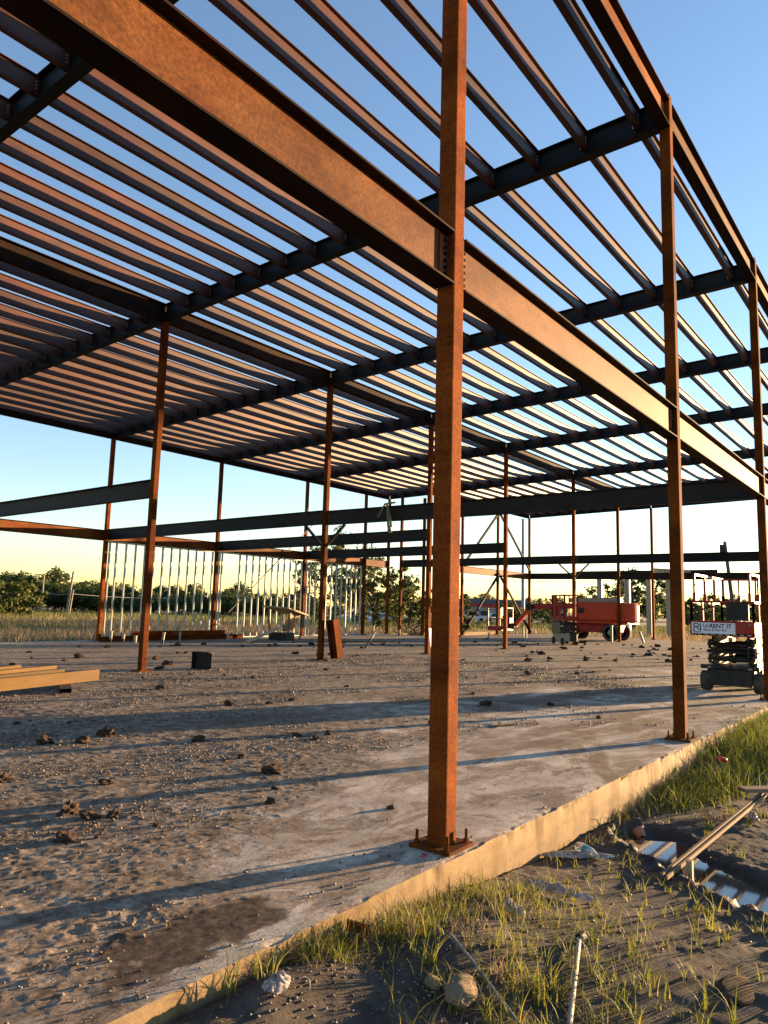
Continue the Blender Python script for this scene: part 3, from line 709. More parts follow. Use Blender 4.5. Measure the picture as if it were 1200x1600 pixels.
b = MB(); b.box((.62, .30, 1.92), (.55, .06, 1.12)); b.box((.2, .28, 1.62), (.4, .06, .5)); b.build('gate_panel', M['red'], sl_)

# ------------------------------------------------------------------ boom lift
bm = empty('boom_lift', (38.9, 14.0, 0), 0, 'orange boom lift with big black tyres, its arm bent down to a basket at left', 'boom lift')
bo = Vector((38.9, 14.0, 0))
def qp(x, y, z): return (x-bo.x, y-bo.y, z)
b = MB(); b.bbox(qp(38.9, 14.1, .72), (1.5, 3.3, .5), .06); b.box(qp(38.9, 14.0, .95), (1.2, 2.0, .12)); b.box(qp(38.3, 15.55, .62), (.35, .5, .5), rx=.25); b.build('chassis', M['red'], bm)
for x in (38.1, 39.9):
    for y in (12.75, 15.3): wheel(bm, qp(x, y, .5), .52, .36, 'X', M['beige'])
b = MB(); b.bbox(qp(38.9, 13.6, 1.68), (1.9, 2.7, 1.18), .16); b.lathe([(.2, 1.08), (.80, 1.10), (.90, 1.2), (.90, 2.1), (.80, 2.24), (.2, 2.27)], qp(38.9, 12.3, 0), 'Z', 28)
b.box(qp(38.9, 13.3, 1.06), (2.0, 3.2, .08)); b.build('turntable_cover', M['orange'], bm, False)
b = MB(); b.box(qp(37.94, 14.55, 1.75), (.02, .42, .34)); b.build('vent', M['black'], bm)
b = MB(); b.bar(qp(38.9, 12.4, 2.42), qp(38.9, 15.6, 2.36), .42, .28); b.bar(qp(38.9, 13.0, 2.30), qp(38.9, 15.2, 2.30), .9, .10); b.build('tower_boom', M['beige'], bm)
b = MB(); b.bar(qp(38.9, 14.6, 2.05), qp(38.9, 18.35, 1.90), .30, .34); b.build('main_boom', M['red'], bm)
b = MB(); b.bar(qp(38.9, 18.25, 1.95), qp(38.9, 19.55, .55), .22, .26); b.build('jib', M['orange'], bm)
b = MB(); b.tube(qp(38.6, 18.3, 1.9), qp(39.2, 18.3, 1.9), .24, 14); b.tube(qp(38.65, 19.55, .62), qp(39.15, 19.55, .62), .2, 12); b.box(qp(38.9, 19.85, .8), (.5, .3, .7)); b.build('joint', M['black'], bm)
b = MB(); b.box(qp(38.9, 20.5, .36), (1.6, 1.0, .10)); b.box(qp(38.9, 20.5, .50), (1.62, 1.02, .18))
for x in (38.1, 39.7):
    for y in (20.02, 20.98): b.box(qp(x, y, 1.1), (.06, .06, 1.4))
for z in (1.1, 1.78):
    for x in (38.1, 39.7): b.bar(qp(x, 20.0, z), qp(x, 21.0, z), .06, .06)
    for y in (20.02, 20.98): b.bar(qp(38.1, y, z), qp(39.7, y, z), .06, .06)
b.box(qp(38.4, 20.1, 1.5), (.3, .12, .5)); b.build('basket', M['red'], bm)

# ------------------------------------------------------------------ loose steel and timber on the slab
def ibeam_thing(name, p0, p1, h, w, mat, label, cat, group=None, roll=0):
    p0 = Vector(p0); p1 = Vector(p1); b = MB(); b.prism(i_prof(h, w, h*.04, h*.03), (0, 0, 0), (p1-p0))
    return tag(b.build(name, mat, None, False, p0), label, cat, group)
def chan(h, w, t=.006):
    return [(0, 0), (w, 0), (w, -.02), (w-t, -.02), (w-t, -t), (t, -t), (t, -h+t), (w-t, -h+t), (w-t, -h+.02), (w, -h+.02), (w, -h), (0, -h)]
def chan_thing(name, p0, p1, h, w, mat, label, cat, group):
    p0 = Vector(p0); p1 = Vector(p1); b = MB(); b.prism([(-a, c) for a, c in chan(h, w)], (0, 0, 0), p1-p0)
    return tag(b.build(name, mat, None, False, p0), label, cat, group)
g_ = 'tan steel purlins stacked at the left'
chan_thing('steel_purlin', (-2.6, 8.75, .27), (3.60, 10.22, .30), .21, .09, M['tan_steel'], 'front tan steel purlin of the stack, longest and lowest', 'purlin', g_)
chan_thing('steel_purlin', (-2.6, 8.93, .29), (2.95, 10.33, .335), .17, .09, M['tan_steel'], 'thin tan purlin lying just above and behind the longest one', 'purlin', g_)
chan_thing('steel_purlin', (-2.6, 9.10, .31), (2.85, 10.45, .395), .12, .09, M['tan_steel'], 'topmost tan purlin with its end left short of the others', 'purlin', g_)
chan_thing('steel_purlin', (-2.6, 9.3, .33), (2.25, 10.6, .42), .11, .09, M['tan_steel'], 'rear tan purlin ending farthest left on top of the stack', 'purlin', g_)
b = MB(); b.prism([(-a, c) for a, c in chan(.075, .20)], (0, 0, 0), (1.0, 1.9, 0)); tag(b.build('dunnage_channel', M['black'], None, False, (2.55, 9.35, .085)), 'short dark channel laid under the tan purlins as a support', 'steel channel')
tag(empty('beam_offcut', (7.4, 11.82, 0), R_(-83), 'short dark beam offcut standing on its flange near the left inner column', 'beam offcut'))
t = bpy.data.objects['beam_offcut']
b = MB(); b.prism([(x, z+.42) for x, z in i_prof(.42, .20, .016, .012)], (-.30, 0, 0), (.30, 0, 0)); b.build('section', M['mill'], t)
b = MB(); b.box((-.29, .05, .21), (.012, .085, .386)); b.box((-.29, -.05, .21), (.012, .085, .386)); b.build('end_plate', M['mill'], t)
b = MB(); b.prism(i_prof(.30, .26, .018, .014), (12.55, 12.03, .04), (12.40, 12.14, 1.20), up=(0, 1, 0)); tag(b.build('beam_offcut', M['rust_col']), 'short rusty beam piece leaning against the foot of an inner column', 'beam offcut')
b = MB(); b.box((0, 0, .45), (.30, .02, .95), rx=-.14); tag(b.build('steel_plate', M['grey_metal'], None, False, (17.80, 11.90, 0)), 'grey plate propped against the inner column half hidden by the front column', 'plate')
for k, (ya, yb, za) in enumerate(((23.30, 23.42, .19), (23.52, 23.62, .19), (23.74, 23.84, .19), (23.42, 23.5, .385))):
    lab = ['front rusty beam of the low pile at the foot of the stud wall', 'second rusty beam of the low pile, behind the front one', 'rearmost rusty beam of the low pile, nearest the stud wall', 'topmost rusty beam, lying on the low pile by the stud wall'][k]
    ibeam_thing('steel_beam', (11.6+.5*k, ya, za), (19.1-.35*k, yb, za), .19, .15, M['rust_col'], lab, 'steel beam', 'rusty beams piled at the foot of the stud wall')
tb_ = empty('work_table', (20.75, 22.35, 0), R_(8), 'rough plywood work table with props, beside the dark box', 'table')
b = MB(); b.box((0, 0, 1.34), (1.6, 1.6, .07), ry=.20, rx=.05); b.build('top', M['wood'], tb_)
for x, y, tl in ((-.55, -.65, .12), (.6, -.68, -.12), (-.55, .6, .06), (.6, .6, 0)):
    b = MB(); b.bar((x+tl, y*.8, 0), (x, y, 1.33), .08, .08); b.build('leg', M['wood_old'], tb_)
b = MB(); b.box((.1, -.30, .80), (1.1, .03, .95), rx=.45, rz=.15); b.build('side_sheet', M['wood'], tb_)
b = MB(); b.bbox((0, 0, .17), (.62, 1.05, .34), .02); tag(b.build('steel_box', M['dark_grey'], None, False, (19.75, 21.55, 0), (0, 0, R_(6))), 'low dark box on the slab in front of the work table', 'box')
b = MB(); b.bar((16.5, 20.3, .04), (20.1, 22.1, .52), .22, .045); tag(b.build('plank', M['wood']), 'plank sloping up from the slab onto the dark box', 'plank')
b = MB(); b.bar((20.7, 19.35, .03), (23.8, 18.0, .03), .22, .05); tag(b.build('plank', M['wood_old']), 'old plank lying flat on the slab behind the inner columns', 'plank')

def pipe_stub(x, y, h, r, label, mat='white_old', lean=(0, 0), black=0, group='white pipe stubs rising from the slab'):
    t = empty('pipe_stub', (x, y, 0), 0, label, 'pipe', group)
    top = Vector((lean[0], lean[1], h)); z = black/h
    if black:
        b = MB(); b.tube((0, 0, 0), top*z, r*.95, 10); b.build('sleeve', M['black'], t)
    b = MB(); b.tube(top*z, top, r, 12); b.tube(top*.93, top*1.01, r*1.25, 12); b.build('pipe', M[mat], t)
    return t
pipe_stub(11.88, 22.95, .42, .055, 'leftmost capped white pipe stub in front of the rusty beam pile', black=.12)
pipe_stub(12.2, 22.6, .30, .055, 'short white pipe stub with a dark foot, second from the left by the beam pile', black=.14)
pipe_stub(12.30, 21.95, .28, .06, 'squat white pipe stub between the beam pile and the left inner column')
pipe_stub(12.93, 21.1, .44, .05, 'white pipe stub with black lower half right of the left inner column', black=.16, lean=(.03, -.02))
pipe_stub(15.1, 22.9, .36, .045, 'thin white pipe stub midway along the rusty beam pile')
pipe_stub(17.8, 23.0, .24, .05, 'grey white pipe stub near the right end of the beam pile')
pipe_stub(17.3, 22.4, .26, .055, 'short white pipe stub past the right end of the beam pile')
pipe_stub(18.7, 15.7, .62, .04, 'black pipe with a white end slanting out of the slab', lean=(.42, -.12), black=.36, group=None)
pipe_stub(27.2, 22.0, .6, .05, 'white pipe stub behind the slanting black pipe')
pipe_stub(29.9, 22.2, .38, .06, 'pale pipe stub with dark foot between two back columns', black=.16)
pipe_stub(32.6, 17.85, .34, .045, 'small white pipe stub below the bracing in the back bay')
pipe_stub(37.6, 18.2, .66, .05, 'taller of two white pipe stubs beneath the boom lift arm')
pipe_stub(36.6, 17.5, .5, .05, 'shorter of two white pipe stubs beneath the boom lift arm')
pipe_stub(36.6, 12.2, .95, .07, 'upright white pipe in front of the boom lift tyre')
pipe_stub(37.7, 10.75, .62, .06, 'white pipe stub leaning left, right of the boom lift', lean=(-.1, .18))
b = MB(); b.path([(12.1-.2, 9.62, 4.57), (11.93, 9.6, 4.3), (11.9, 9.55, 3.95), (11.92, 9.5, 3.75)], .05, 6); b.path([(12.0, 9.4, 4.62), (11.9, 9.7, 4.58), (11.9, 9.95, 4.2)], .03, 6); b.path([(11.9, 9.62, 4.5), (11.88, 9.48, 4.15), (11.9, 9.46, 3.9)], .035, 6)
tag(b.build('lifting_strap', M['strap']), 'green lifting strap hanging over the big dark beam', 'strap')

# ------------------------------------------------------------------ dirt clods
def lump_mesh(name, seed, mat, sub=2, amp=.42, flat=.7, freq=2.3):
    import bmesh
    bm_ = bmesh.new(); bmesh.ops.create_icosphere(bm_, subdivisions=sub, radius=1.0)
    r = random.Random(seed); off = [Vector((r.uniform(-9, 9), r.uniform(-9, 9), r.uniform(-9, 9))) for _ in range(2)]
    from mathutils import noise as mn
    for v in bm_.verts:
        p = v.co.copy(); k = 1+amp*mn.noise(p*freq*.6+off[0])+amp*.75*mn.noise(p*freq*1.7+off[1])+amp*.4*mn.noise(p*freq*4+off[0])
        v.co = Vector((p.x*k, p.y*k*.82, p.z*k*flat))
    if name == 'rock':
        for f in bm_.faces: f.smooth = True
    me = bpy.data.meshes.new(name); bm_.to_mesh(me); bm_.free(); me.materials.append(mat); return me
CL = [lump_mesh('mud_clod', 100+i, M['clod'], 3, .55, .62, 2.6) for i in range(9)]
def clod(x, y, size, label='dark lump of dried mud among many scattered over the slab', group='mud clods scattered over the slab'):
    z = float(slab_h(np.array([x]), np.array([y]))[0])
    o = link('mud_clod', rng.choice(CL), None, (x, y, z+size*.22), (rng.uniform(-.4, .4), rng.uniform(-.4, .4), rng.uniform(0, 6.3)))
    o.scale = (size*rng.uniform(.85, 1.25), size*rng.uniform(.8, 1.1), size*rng.uniform(.7, 1.05))
    return tag(o, label, 'mud clod', group)
named = [(-1.30, 2.60, .085, 'upright knob of the biggest mud clod cluster at the left foreground'), (-1.27, 2.36, .075, 'flat front piece of the biggest mud clod cluster at left foreground'), (-1.12, 2.30, .06, 'right hand piece of the biggest mud clod cluster at left foreground'),
         (-.04, 1.68, .055, 'lone rounded brown mud clod in the middle of the bare slab'), (.53, .84, .035, 'small dark clod nearest the foot of the front column'),
         (.75, 2.48, .095, 'wide flat dark mud clod lying at a thin shadow line'), (.71, 5.32, .11, 'tall dark mud clod standing at the left of the middle distance'), (6.9, 3.55, .12, 'large dark clod right of the front column in the broad shadow')]
for x, y, s_, lb in named: clod(x, y, s_, lb, None)
for x, y, s_ in [(-.04, 5.36, .10), (.3, 5.14, .09), (1.29, 4.29, .085), (1.4, 4.4, .05), (2.39, 3.71, .06), (2.4, 3.39, .055), (2.75, 3.5, .06), (7.83, 2.75, .08), (-1.16, 3.96, .07), (-.6, 3.2, .06), (1.0, 3.2, .055), (-2.0, 2.6, .05), (3.6, 6.4, .1), (4.2, 6.1, .08)]: clod(x, y, s_)
k = 0
while k < 170:                                    # spread where the slab is muddy, bigger ones farther so that they still show
    x = rng.uniform(-3, 34); y = rng.uniform(1.2, 21)
    p = Vector((x, y, 0))-CAM; dd = p.dot(FX); u = p.dot(RX)/dd*FPX+600
    if not (0 < u < 1200) or dd < 5: continue
    m = float(slab_mud(np.array([x]), np.array([y]))[0])
    if rng.random() > m*.9: continue
    if fbm(x*.6, y*.6, 44, 3) < .44+.1*rng.random(): continue
    clod(x, y, rng.uniform(.025, .05)*(1+dd/26)*rng.choice((.6, .8, 1, 1.5)), 'dark mud clod among many '+('at the far side, around the lifts' if dd > 24 else 'right of the front column' if u > 720 else 'left of the front column in the middle distance' if dd > 10 else 'in the left foreground')); k += 1
# crumbs: far too many to count, one mesh
def scatter_lumps(name, pts, sizes, mat, seed=3, flat=.7):
    t = np.array([(0, 0, 1), (.9, 0, .1), (-.2, .9, 0), (-.8, -.4, .15), (.3, -.9, .05), (0, 0, -.6)], float)
    f = np.array([(0, 1, 2), (0, 2, 3), (0, 3, 4), (0, 4, 1), (5, 2, 1), (5, 3, 2), (5, 4, 3), (5, 1, 4)])
    r = np.random.RandomState(seed); n = len(pts)
    a = r.rand(n)*6.283; ca, sa = np.cos(a)[:, None], np.sin(a)[:, None]
    V = np.repeat(t[None], n, 0)*(1+.5*(r.rand(n, 6, 1)-.5)); V[..., 2] *= flat
    X = V[..., 0]*ca-V[..., 1]*sa; Y = V[..., 0]*sa+V[..., 1]*ca
    V = np.stack([X, Y, V[..., 2]], -1)*np.asarray(sizes)[:, None, None]+np.asarray(pts)[:, None, :]
    F = (f[None]+6*np.arange(n)[:, None, None]).reshape(-1, 3)
    return link(name, np_mesh(name, V.reshape(-1, 3), None, mat, False, None, F))
n = 230000
x = -3.4+19.4*nr.rand(n)**1.5; y = EDGE+.05+13*nr.rand(n)**1.35
pr_ = slab_mud(x, y)*(.10+1.5*sstep(.44, .64, fbm(x*.9, y*1.5, 55, 5)))*(1-.8*slab_wet(x, y))
pr_ = np.maximum(pr_, .009)
dist = np.hypot(x-CAM.x, y-CAM.y)
kp = (nr.rand(n) < pr_*.75) & (np.abs((x-CAM.x)*RX.x+(y-CAM.y)*RX.y) < .58*((x-CAM.x)*FX.x+(y-CAM.y)*FX.y)+.6)
x, y, dist = x[kp], y[kp], dist[kp]
sz = (.0016+.010*nr.rand(len(x))**6)*(1+dist/10)
tag(scatter_lumps('mud_crumbs', np.stack([x, y, slab_h(x, y)+sz*.2], -1), sz, M['crumb']), kind='stuff')
n = 26000
x = -2.6+8.6*nr.rand(n)**1.6; y = nr.uniform(-2.5, EDGE-.03, n)
d, _ = pud_d(x, y)
g1 = np.exp(-(((x+1.6)/.7)**2+((y+.55)/.35)**2))+.6*np.exp(-(((x+.4)/.9)**2+((y+.75)/.25)**2))+.35*np.exp(-((d-.40)/.12)**2)+.05+.35*sstep(.5, .68, fbm(x*2.2, y*2.2, 57, 3))
kp = (nr.rand(n) < g1) & (d > .26); x, y = x[kp], y[kp]
sz = .0018+.013*nr.rand(len(x))**6
tag(scatter_lumps('gravel', np.stack([x, y, gh(x, y)+sz*.25], -1), sz, M['gravel'], 5, .8), kind='stuff')

# ------------------------------------------------------------------ grass
def blades(name, base, height, width, lean, mat, seg=3, seed=1, droop=1.0):
    r = np.random.RandomState(seed); n = len(base); base = np.asarray(base, float)
    a = r.rand(n)*6.283; face = a+1.57+(r.rand(n)-.5)*.8
    dx, dy = np.cos(a), np.sin(a); wx, wy = np.cos(face), np.sin(face)
    rows = []
    for i in range(seg+1):
        t = i/seg; bend = lean*t**2*droop
        cx_ = base[:, 0]+dx*bend*height; cy_ = base[:, 1]+dy*bend*height
        cz = base[:, 2]-.01+height*(t-.35*np.minimum(lean, 1.2)*t**2.4)
        w = width*(1-t)**.7*.5 if i < seg else width*0+.0004
        rows.append(np.stack([np.stack([cx_-wx*w, cy_-wy*w, cz], -1), np.stack([cx_+wx*w, cy_+wy*w, cz], -1)], 1))
    V = np.stack(rows, 1).reshape(-1, 3)
    k = 2*(seg+1); q = np.concatenate([np.array([[2*i, 2*i+1, 2*i+3, 2*i+2]]) for i in range(seg)])
    F = (q[None]+k*np.arange(n)[:, None, None]).reshape(-1, 4)
    return link(name, np_mesh(name, V, F, mat))
def tuft_pts(cx_, cy_, n, r, zf=gh):
    a = nr.rand(n)*6.283; rr = r*np.sqrt(nr.rand(n))*(.4+.6*nr.rand(n)); x = cx_+rr*np.cos(a); y = cy_+rr*np.sin(a); return x, y
# the thick patch against the slab at right
n = 26000
x = nr.uniform(2.7, 13.5, n); y = nr.uniform(-3.2, EDGE-.02, n)
lim = np.interp(x, [2.7, 3.3, 4.2, 5.2, 6.5, 9, 13], [-.42, -.78, -.98, -1.12, -1.5, -2.2, -3.0])+(fbm(x*2.5, y*2.5, 61, 3)-.5)*.6
dens = sstep(0, .35, y-lim)*(.35+.65*sstep(.36, .55, fbm(x*2.2, y*2.2, 62, 3)))*np.interp(x, [2.7, 3.6, 6], [.5, .9, 1.0])
kp = nr.rand(n) < dens; x, y = x[kp], y[kp]
h = (.12+.24*nr.rand(len(x)))*(.6+.7*fbm(x*1.8, y*1.8, 63, 2))*np.interp(x, [2.7, 4, 7], [.75, 1, 1.25])
tag(blades('grass_patch', np.stack([x, y, gh(x, y)], -1), h, .007+.005*nr.rand(len(x)), .35+1.0*nr.rand(len(x)), M['grass'], 3, 2), kind='stuff')
# tufts along the foot of the slab and on the mud
P, H, L = [], [], []
def add_tuft(cx_, cy_, n, r, h0, h1, lean=.8, zf=gh):
    x, y = tuft_pts(cx_, cy_, n, r); P.append(np.stack([x, y, zf(x, y)], -1)); H.append(h0+(h1-h0)*nr.rand(n)); L.append(.15+lean*nr.rand(n))
for x, y, n, r, a, b_ in [(-1.52, -.30, 230, .16, .07, .17), (-1.40, -.24, 90, .10, .10, .22), (-1.10, -.40, 110, .12, .12, .28), (-1.0, -.5, 80, .10, .10, .26), (-.75, -.33, 140, .16, .08, .18), (-.45, -.35, 170, .2, .07, .17), (-.15, -.42, 170, .2, .07, .17),
                          (-.62, -.60, 60, .12, .05, .12), (-1.95, -.27, 40, .07, .08, .2), (-2.15, -.25, 24, .05, .12, .34), (.18, -.48, 80, .15, .06, .14), (-.35, -.75, 70, .14, .08, .22), (-.75, -.95, 70, .13, .08, .26), (-.95, -1.1, 90, .14, .09, .24), (-1.35, -.95, 60, .12, .08, .2), (-.85, -1.22, 70, .09, .08, .22), (-1.25, -1.25, 80, .16, .08, .2), (-.65, -1.05, 40, .1, .06, .18), (1.1, -.35, 40, .12, .05, .14), (1.9, -.36, 40, .12, .05, .13), (2.5, -.45, 70, .16, .06, .14), (-.55, -1.35, 26, .05, .08, .20), (-.45, -1.55, 40, .08, .1, .22), (-.75, -1.55, 60, .1, .08, .2)]:
    add_tuft(x, y, int(n*.55), r*1.15, a*.8, b_*.92)
for k in range(330):
    x, y = rng.uniform(-1.4, 2.6), rng.uniform(-2.3, -.5)
    d, _ = pud_d(np.array([x]), np.array([y]))
    if d[0] < .42 or (x > 1.3 and rng.random() < .4): continue
    add_tuft(x, y, rng.randint(3, 11), .03, .05, rng.uniform(.08, .22), .9)
for x, y in ((3.6, -1.25), (4.1, -1.3), (3.2, -1.0), (2.9, -1.05), (4.6, -1.5), (3.9, -1.05), (2.2, -1.95)): add_tuft(x, y, 24, .07, .06, .18)
P = np.concatenate(P); H = np.concatenate(H); L = np.concatenate(L)
tag(blades('grass_tufts', P, H, .0045+.004*nr.rand(len(P)), L, M['grass_sparse'], 4, 4), kind='stuff')
for nm, n_, mt_, sd_, h0, h1, w0, ln in (('weeds', 4200, 'grass_sparse', 31, .05, .20, .0028, 1.3), ('dry_weeds', 4500, 'grass_dry', 32, .05, .20, .0022, 1.5), ('green_weeds', 1300, 'grass', 33, .06, .24, .0042, 1.0)):
    x = nr.uniform(-1.75, .45, n_); y = -.215-1.35*nr.rand(n_)**1.3
    dn = sstep(.50, .64, fbm(x*2.6, y*2.6, 98+sd_ % 3, 4))*.75+.9*sstep(.42, .02, -.2-y)*sstep(.36, .5, fbm(x*3, y*2, 99, 3))
    dn = dn*(1-.65*sstep(-.75, -.35, x)*sstep(-.62, -.45, y))*(1-.85*np.exp(-(((x+1.75)/.5)**2+((y+.62)/.22)**2)))*sstep(.45, -.1, x)
    kp = nr.rand(n_) < dn; x, y = x[kp], y[kp]
    tag(blades(nm, np.stack([x, y, gh(x, y)], -1), (h0+(h1-h0)*nr.rand(len(x))**1.9)*(.55+.8*fbm(x*2, y*2, 77, 3)), w0+.003*nr.rand(len(x)), .2+ln*nr.rand(len(x)), M[mt_], 4, sd_), kind='stuff')
P, H, L = [], [], []
for x, y, n, r, a, b_ in [(-1.05, -.46, 60, .09, .14, .30), (-.3, -.6, 60, .25, .05, .12), (-.8, -.7, 50, .2, .05, .14), (0.1, -.62, 60, .25, .04, .10), (3.6, -.95, 120, .25, .06, .16), (-1.0, -1.0, 40, .1, .06, .18)]: add_tuft(x, y, n, r, a, b_, 1.2)
P = np.concatenate(P); H = np.concatenate(H); L = np.concatenate(L)
tag(blades('dry_grass', P, H, .004+.003*nr.rand(len(P)), L, M['grass_dry'], 3, 6), kind='stuff')

# field grass behind and beside the slab: rows of blades thinning out with distance
def field_pts(n, d0, d1, power=1.0):
    t = nr.rand(n)**power; dd = d0+(d1-d0)*t; u = nr.uniform(-90, 1290, n)
    px_ = CAM.x+(FX.x+RX.x*(u-600)/FPX)*dd; py_ = CAM.y+(FX.y+RX.y*(u-600)/FPX)*dd
    ok = ~((py_ < np.where(px_ < X6+.2, 24.55, YE+3.6)) & (px_ < 45.6) & (py_ > -.3)) & (py_ > -1.5+0*px_)
    return px_[ok], py_[ok], dd[ok]
def field(name, n, d0, d1, mat, h0, h1, w, seed, band=None, power=1.0, lean=.5):
    x, y, dd = field_pts(n, d0, d1, power)
    if band is not None:
        kp = nr.rand(len(x)) < band(x, y, dd); x, y, dd = x[kp], y[kp], dd[kp]
    h = (h0+(h1-h0)*nr.rand(len(x)))*(.6+.8*fbm(x*.25, y*.25, seed, 3))
    tag(blades(name, np.stack([x, y, gh(x, y)], -1), h, w*(1+dd/45)*(.6+.8*nr.rand(len(x))), .15+lean*nr.rand(len(x)), mat, 2, seed), kind='stuff')
pn = lambda x, y, s=.07: fbm(x*s, y*s, 66, 3)
field('field_dry_grass', 60000, 24, 75, M['grass_dry'], .3, .65, .016, 21, lambda x, y, d: .2+.8*sstep(.40, .55, pn(x, y))*sstep(75, 55, d), .8)
field('field_green_grass', 26000, 25, 60, M['grass_field'], .25, .6, .016, 22, lambda x, y, d: .25+.75*sstep(.55, .42, pn(x, y)), .8)
field('field_tall_grass', 30000, 60, 110, M['grass_field'], .3, .75, .03, 23, lambda x, y, d: .3+.7*sstep(60, 80, d), 1.0)

# ------------------------------------------------------------------ trees
def crown_mesh(name, seed, mat, rx, ry, h, nclump, leaves, leaf, base=.0, gap=1.0):
    r = np.random.RandomState(seed); C, S = [], []
    while len(C) < nclump:
        p = r.uniform(-1, 1, 3)
        q = np.linalg.norm(p)
        if q > 1 or q < .25 or p[2] < -.85: continue
        if r.rand() > .35+.65*q: continue
        k = 1+.35*np.sin(3*math.atan2(p[1], p[0])+seed)*.5+.25*(r.rand()-.5)
        C.append((p[0]*rx*k, p[1]*ry*k, base+h*(p[2]*.5+.5)*(1+.12*(r.rand()-.5)))); S.append((.16+.20*r.rand())*min(rx, h*.5)*gap)
    C = np.array(C); S = np.array(S)
    idx = np.repeat(np.arange(nclump), leaves); n = len(idx)
    g = r.normal(0, .5, (n, 3)); g[:, 2] *= .7
    pts = C[idx]+g*S[idx][:, None]
    a = r.normal(0, 1, (n, 3)); a /= np.linalg.norm(a, axis=1)[:, None]
    b_ = np.cross(a, r.normal(0, 1, (n, 3))); b_ /= np.linalg.norm(b_, axis=1)[:, None]
    s = leaf*(.5+r.rand(n))[:, None]
    V = np.stack([pts-a*s, pts+b_*s*.55, pts+a*s, pts-b_*s*.55], 1).reshape(-1, 3)
    return np_mesh(name, V, np.arange(4*n).reshape(-1, 4), mat), C
def trunk_mesh(name, seed, C, h, r0, base_z=-.2):
    r = random.Random(seed); b = MB(); top = Vector((r.uniform(-.3, .3), r.uniform(-.3, .3), h*.72))
    mids = [Vector((0, 0, base_z)), Vector((r.uniform(-.1, .1), r.uniform(-.1, .1), h*.25)), top*.66, top]
    b.path(mids, [r0*1.2, r0*.9, r0*.6, r0*.2], 7)
    for c in C[::max(1, len(C)//14)]:
        st = mids[1].lerp(mids[2], r.random()); e = Vector(c); b.path([st, st.lerp(e, .5)+Vector((0, 0, .05*h)), e], [r0*.4, r0*.22, r0*.05], 5)
    return b.mesh(name, M['bark'])
KINDS = []
for i, (mt, rx, h, nc, lv, lf, gp, bz) in enumerate([('leaf_dark', 3.4, 6.0, 80, 55, .20, 1.0, .3), ('leaf_dark', 2.8, 6.8, 80, 55, .20, .95, .6), ('leaf_olive', 2.9, 5.2, 70, 55, .19, 1.0, .3), ('leaf_dark', 4.0, 5.2, 90, 55, .22, 1.0, .1), ('leaf_olive', 2.2, 3.4, 55, 55, .16, 1.0, .05)]):
    cm, C = crown_mesh('crown', 40+i, M[mt], rx, rx*.9, h, nc, lv, lf, bz, gp); KINDS.append((cm, trunk_mesh('trunk', 60+i, C, h, .16)))
def tree(x, depth, kind, scale, label, group=None, rz=None, sz=None):
    p = ground_pix(x, depth, -.45); t = empty('tree', p, rng.uniform(0, 6.28) if rz is None else rz, label, 'tree', group)
    t.scale = (scale, scale, scale*(sz or rng.uniform(.85, 1.12)))
    link('trunk', KINDS[kind][1], t); link('crown', KINDS[kind][0], t); return t
tl = 'dark green tree in the dense tree line beyond the field at left'
for k in range(48):
    x = -70+k*12+rng.uniform(-5, 5)
    tree(x, rng.uniform(98, 122), rng.choice((0, 1, 3, 0)), rng.uniform(.85, 1.12)*np.interp(x, [-70, 110, 200, 330, 480], [.76, .86, .72, .68, .60]), 'dark green tree of the tree line, '+('left of the pale straight pole' if x < 60 else 'behind the leaning wooden poles' if x < 150 else 'seen through the first stud wall' if x < 345 else 'seen through the stud wall with the rod brace'), 'tree line beyond the field at left', sz=rng.uniform(.72, .95))
tree(20, 74, 4, 1.15, 'pale olive bushy tree standing forward of the tree line at far left')
tree(-25, 78, 4, 1.0, 'pale olive bush cut by the left edge of the picture')
for k in range(26):
    x = 540+k*28+rng.uniform(-8, 8)
    if 700 < x < 800 and rng.random() < .5: continue
    tree(x, rng.uniform(190, 240), rng.choice((0, 1, 3)), rng.uniform(.75, 1.15), 'small dark tree on the far horizon behind the lifts', 'far trees on the horizon')
# airy trees behind the stud wall and at the right
def big_tree(x, depth, mat, rx, h, nc, lv, lf, label, seed, base=.6, gap=.8, r0=.16):
    p = ground_pix(x, depth, -.4); t = empty('tree', p, 0, label, 'tree')
    cm, C = crown_mesh('crown', seed, M[mat], rx, rx, h, nc, lv, lf, base, gap)
    link('trunk', trunk_mesh('trunk', seed, C, h+base, r0), t); link('crown', cm, t)
big_tree(522, 58, 'leaf_olive', 3.4, 7.6, 100, 50, .13, 'tall airy leafy tree rising behind the farthest stud wall', 81, .5, .55)
big_tree(585, 52, 'leaf_olive', 2.7, 5.2, 80, 60, .12, 'yellow green leafy tree showing between the back corner columns', 82, .3, .6)
big_tree(640, 60, 'leaf_olive', 2.0, 4.6, 60, 55, .13, 'slimmer olive tree left of the front column behind the back columns', 83, .3, .65)
big_tree(990, 88, 'leaf_dark', 4.6, 6.8, 110, 55, .19, 'big dark tree behind the canopy columns right of the boom lift', 84, .8, .7, .22)
big_tree(960, 105, 'leaf_olive', 3.6, 3.2, 60, 55, .19, 'low olive bush under the big dark tree', 85, .1, .8)
big_tree(1075, 120, 'leaf_dark', 4.0, 4.6, 70, 55, .22, 'dark round tree seen through the rails of the signed scissor lift', 86, .3, .8)
big_tree(1130, 128, 'leaf_dark', 5.0, 5.4, 80, 55, .22, 'dark tree behind the grey panel of the signed scissor lift', 87, .3, .8)
big_tree(855, 110, 'leaf_olive', 3.0, 2.9, 50, 55, .17, 'yellowish bush below the boom lift arm', 88, .1, .8)
big_tree(800, 100, 'leaf_olive', 1.6, 3.0, 40, 50, .16, 'narrow green bush between the boom lift basket and arm', 89, .1, .8)
